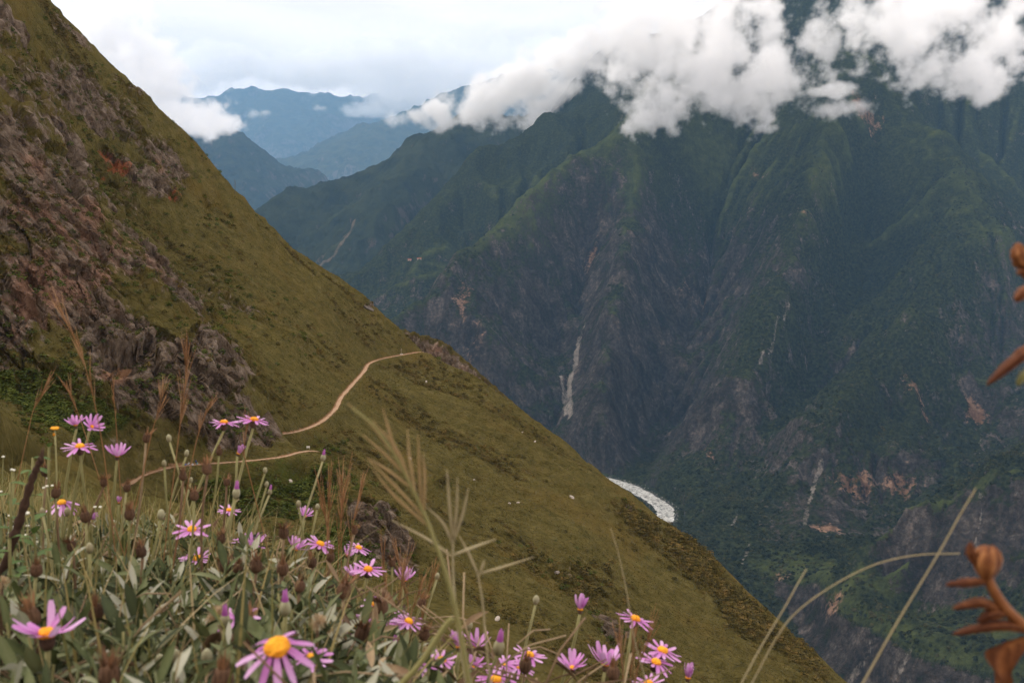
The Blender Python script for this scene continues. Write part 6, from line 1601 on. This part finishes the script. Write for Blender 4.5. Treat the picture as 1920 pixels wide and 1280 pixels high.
# broad-leaved herbs at the far left
V0, F0, t0 = leaf_shape(1.0, .46, -.2, .15)
mb = MB(); mb.add(V0, F0, [.5 + q for q in t0]); BROAD = mb.mesh('leaf', m_leaf2)
for i, (px, py, Y, nl, lab) in enumerate([(62, 858, .95, 12, 'broad-leaved green herb behind the dead stem at the far left'), (20, 905, .9, 12, 'broad-leaved green herb cut by the left edge'), (18, 1010, .8, 9, 'green herb with curved narrow leaves left of the dead stem foot'), (92, 838, 1.05, 6, 'slim green herb carrying a small yellow flower')]):
    c = P(px, py, Y); pts = stem_to_ground(c, -.05, .02, 6, seed=800 + i); r2 = random.Random(i)
    ro = root('broadleaf_herb', pts[0], lab, 'plant', 'broad-leaved herbs at the far left')
    mb = MB(); mb.tube([p - pts[0] for p in pts], .0014, 5, .4); link('stem', mb.mesh('stem', m_stem), ro)
    for k in range(nl):
        s = .35 + .65 * k / max(1, nl - 1); p = pts[0] + (c - pts[0]) * s; L = .021 * (1.3 - .6 * s) * r2.uniform(.8, 1.2)
        child('leaf', BROAD, ro, Matrix.Translation(Vector(p)) @ Matrix.Rotation(k * 2.3 + r2.uniform(-.3, .3), 4, 'Z') @ Matrix.Rotation(-R(r2.uniform(0, 50)), 4, 'Y') @ Matrix.Diagonal((L, L, L, 1)))
c = P(103, 803, 1.05); pts = stem_to_ground(c, -.08, 0, 6, seed=900)
ro = root('yellow_flower', pts[0], 'small flat yellow flower at the left above the green herb', 'flower')
mb = MB(); mb.tube([p - pts[0] for p in pts], .0009, 5, .5); link('stem', mb.mesh('stem', m_stem), ro)
mb = MB(); mb.lathe([(.3, -.6), (.8, -.2), (1.3, .1), (1.2, .35), (.6, .5)], 10, None, .6, .12); child('flower_head', mb.mesh('flower_head', m_yellow), ro, frame(c, (.1, -.1, 1)) @ Matrix.Diagonal((.0036, .0036, .0026, 1)))
mb = MB(); mb.lathe([(.3, -.6), (.7, 0), (.75, .5), (.3, .9)], 8, None, .3); child('bud', mb.mesh('bud', m_yellow), ro, frame(P(102, 815, 1.05), (.1, 0, 1)) @ Matrix.Diagonal((.0022, .0022, .0022, 1)))
# tiny white blossoms in the grass
mb = MB(); mb.lathe([(.3, -.7), (.9, -.2), (1.0, .25), (.6, .6), (.2, .7)], 8, None, .6, .1); WB = mb.mesh('blossom', m_white)
for i, (px, py) in enumerate([(50, 962), (33, 972), (2, 921), (90, 896), (98, 910), (18, 966), (88, 911), (52, 985), (64, 992), (49, 1002), (22, 880), (26, 881), (6, 856), (82, 914), (110, 952), (178, 950), (188, 950), (40, 944), (66, 1020)]):
    c = P(px, py, 1.0 + .02 * (i % 5)); pts = stem_to_ground(c, random.Random(i).uniform(-.2, .1), 0, 5, seed=950 + i); sz = .0031 if i < 2 else .0017
    lab = ['larger white blossom right of the dead stem foot', 'larger white blossom in front of the dead stem foot'][i] if i < 2 else 'tiny white blossom dotted in the grass at the far left'
    ro = root('white_blossom', pts[0], lab, 'blossom', 'tiny white blossoms in the left grass')
    mb = MB(); mb.tube([p - pts[0] for p in pts], .0005, 4, .4); link('stem', mb.mesh('stem', m_stem), ro)
    child('blossom', WB, ro, frame(c, (0, -.2, 1)) @ Matrix.Diagonal((sz, sz, sz * .7, 1)))

# ================================================================== air
hz = Mat('haze')
hz.t.nodes.remove(hz.b)
pv = hz.n('ShaderNodeVolumePrincipled', {'Color': (.33, .63, 1.0, 1), 'Density': 1.6e-5, 'Anisotropy': 0.0})
hz.t.links.new(pv.outputs[0], hz.out.inputs['Volume'])
bx0, bx1, by0, by1, bz0, bz1 = -23000, 12000, -1500, 50500, -2000, 7200
hv = np.array([[x, y, z] for z in (bz0, bz1) for y in (by0, by1) for x in (bx0, bx1)], float)
haze = link('haze', mesh_np('haze', hv, np.array([[0, 2, 3, 1], [4, 5, 7, 6], [0, 1, 5, 4], [2, 6, 7, 3], [0, 4, 6, 2], [1, 3, 7, 5]]), hz.m, False))
tag(haze, 'thin blue haze filling the whole canyon', kind='stuff')
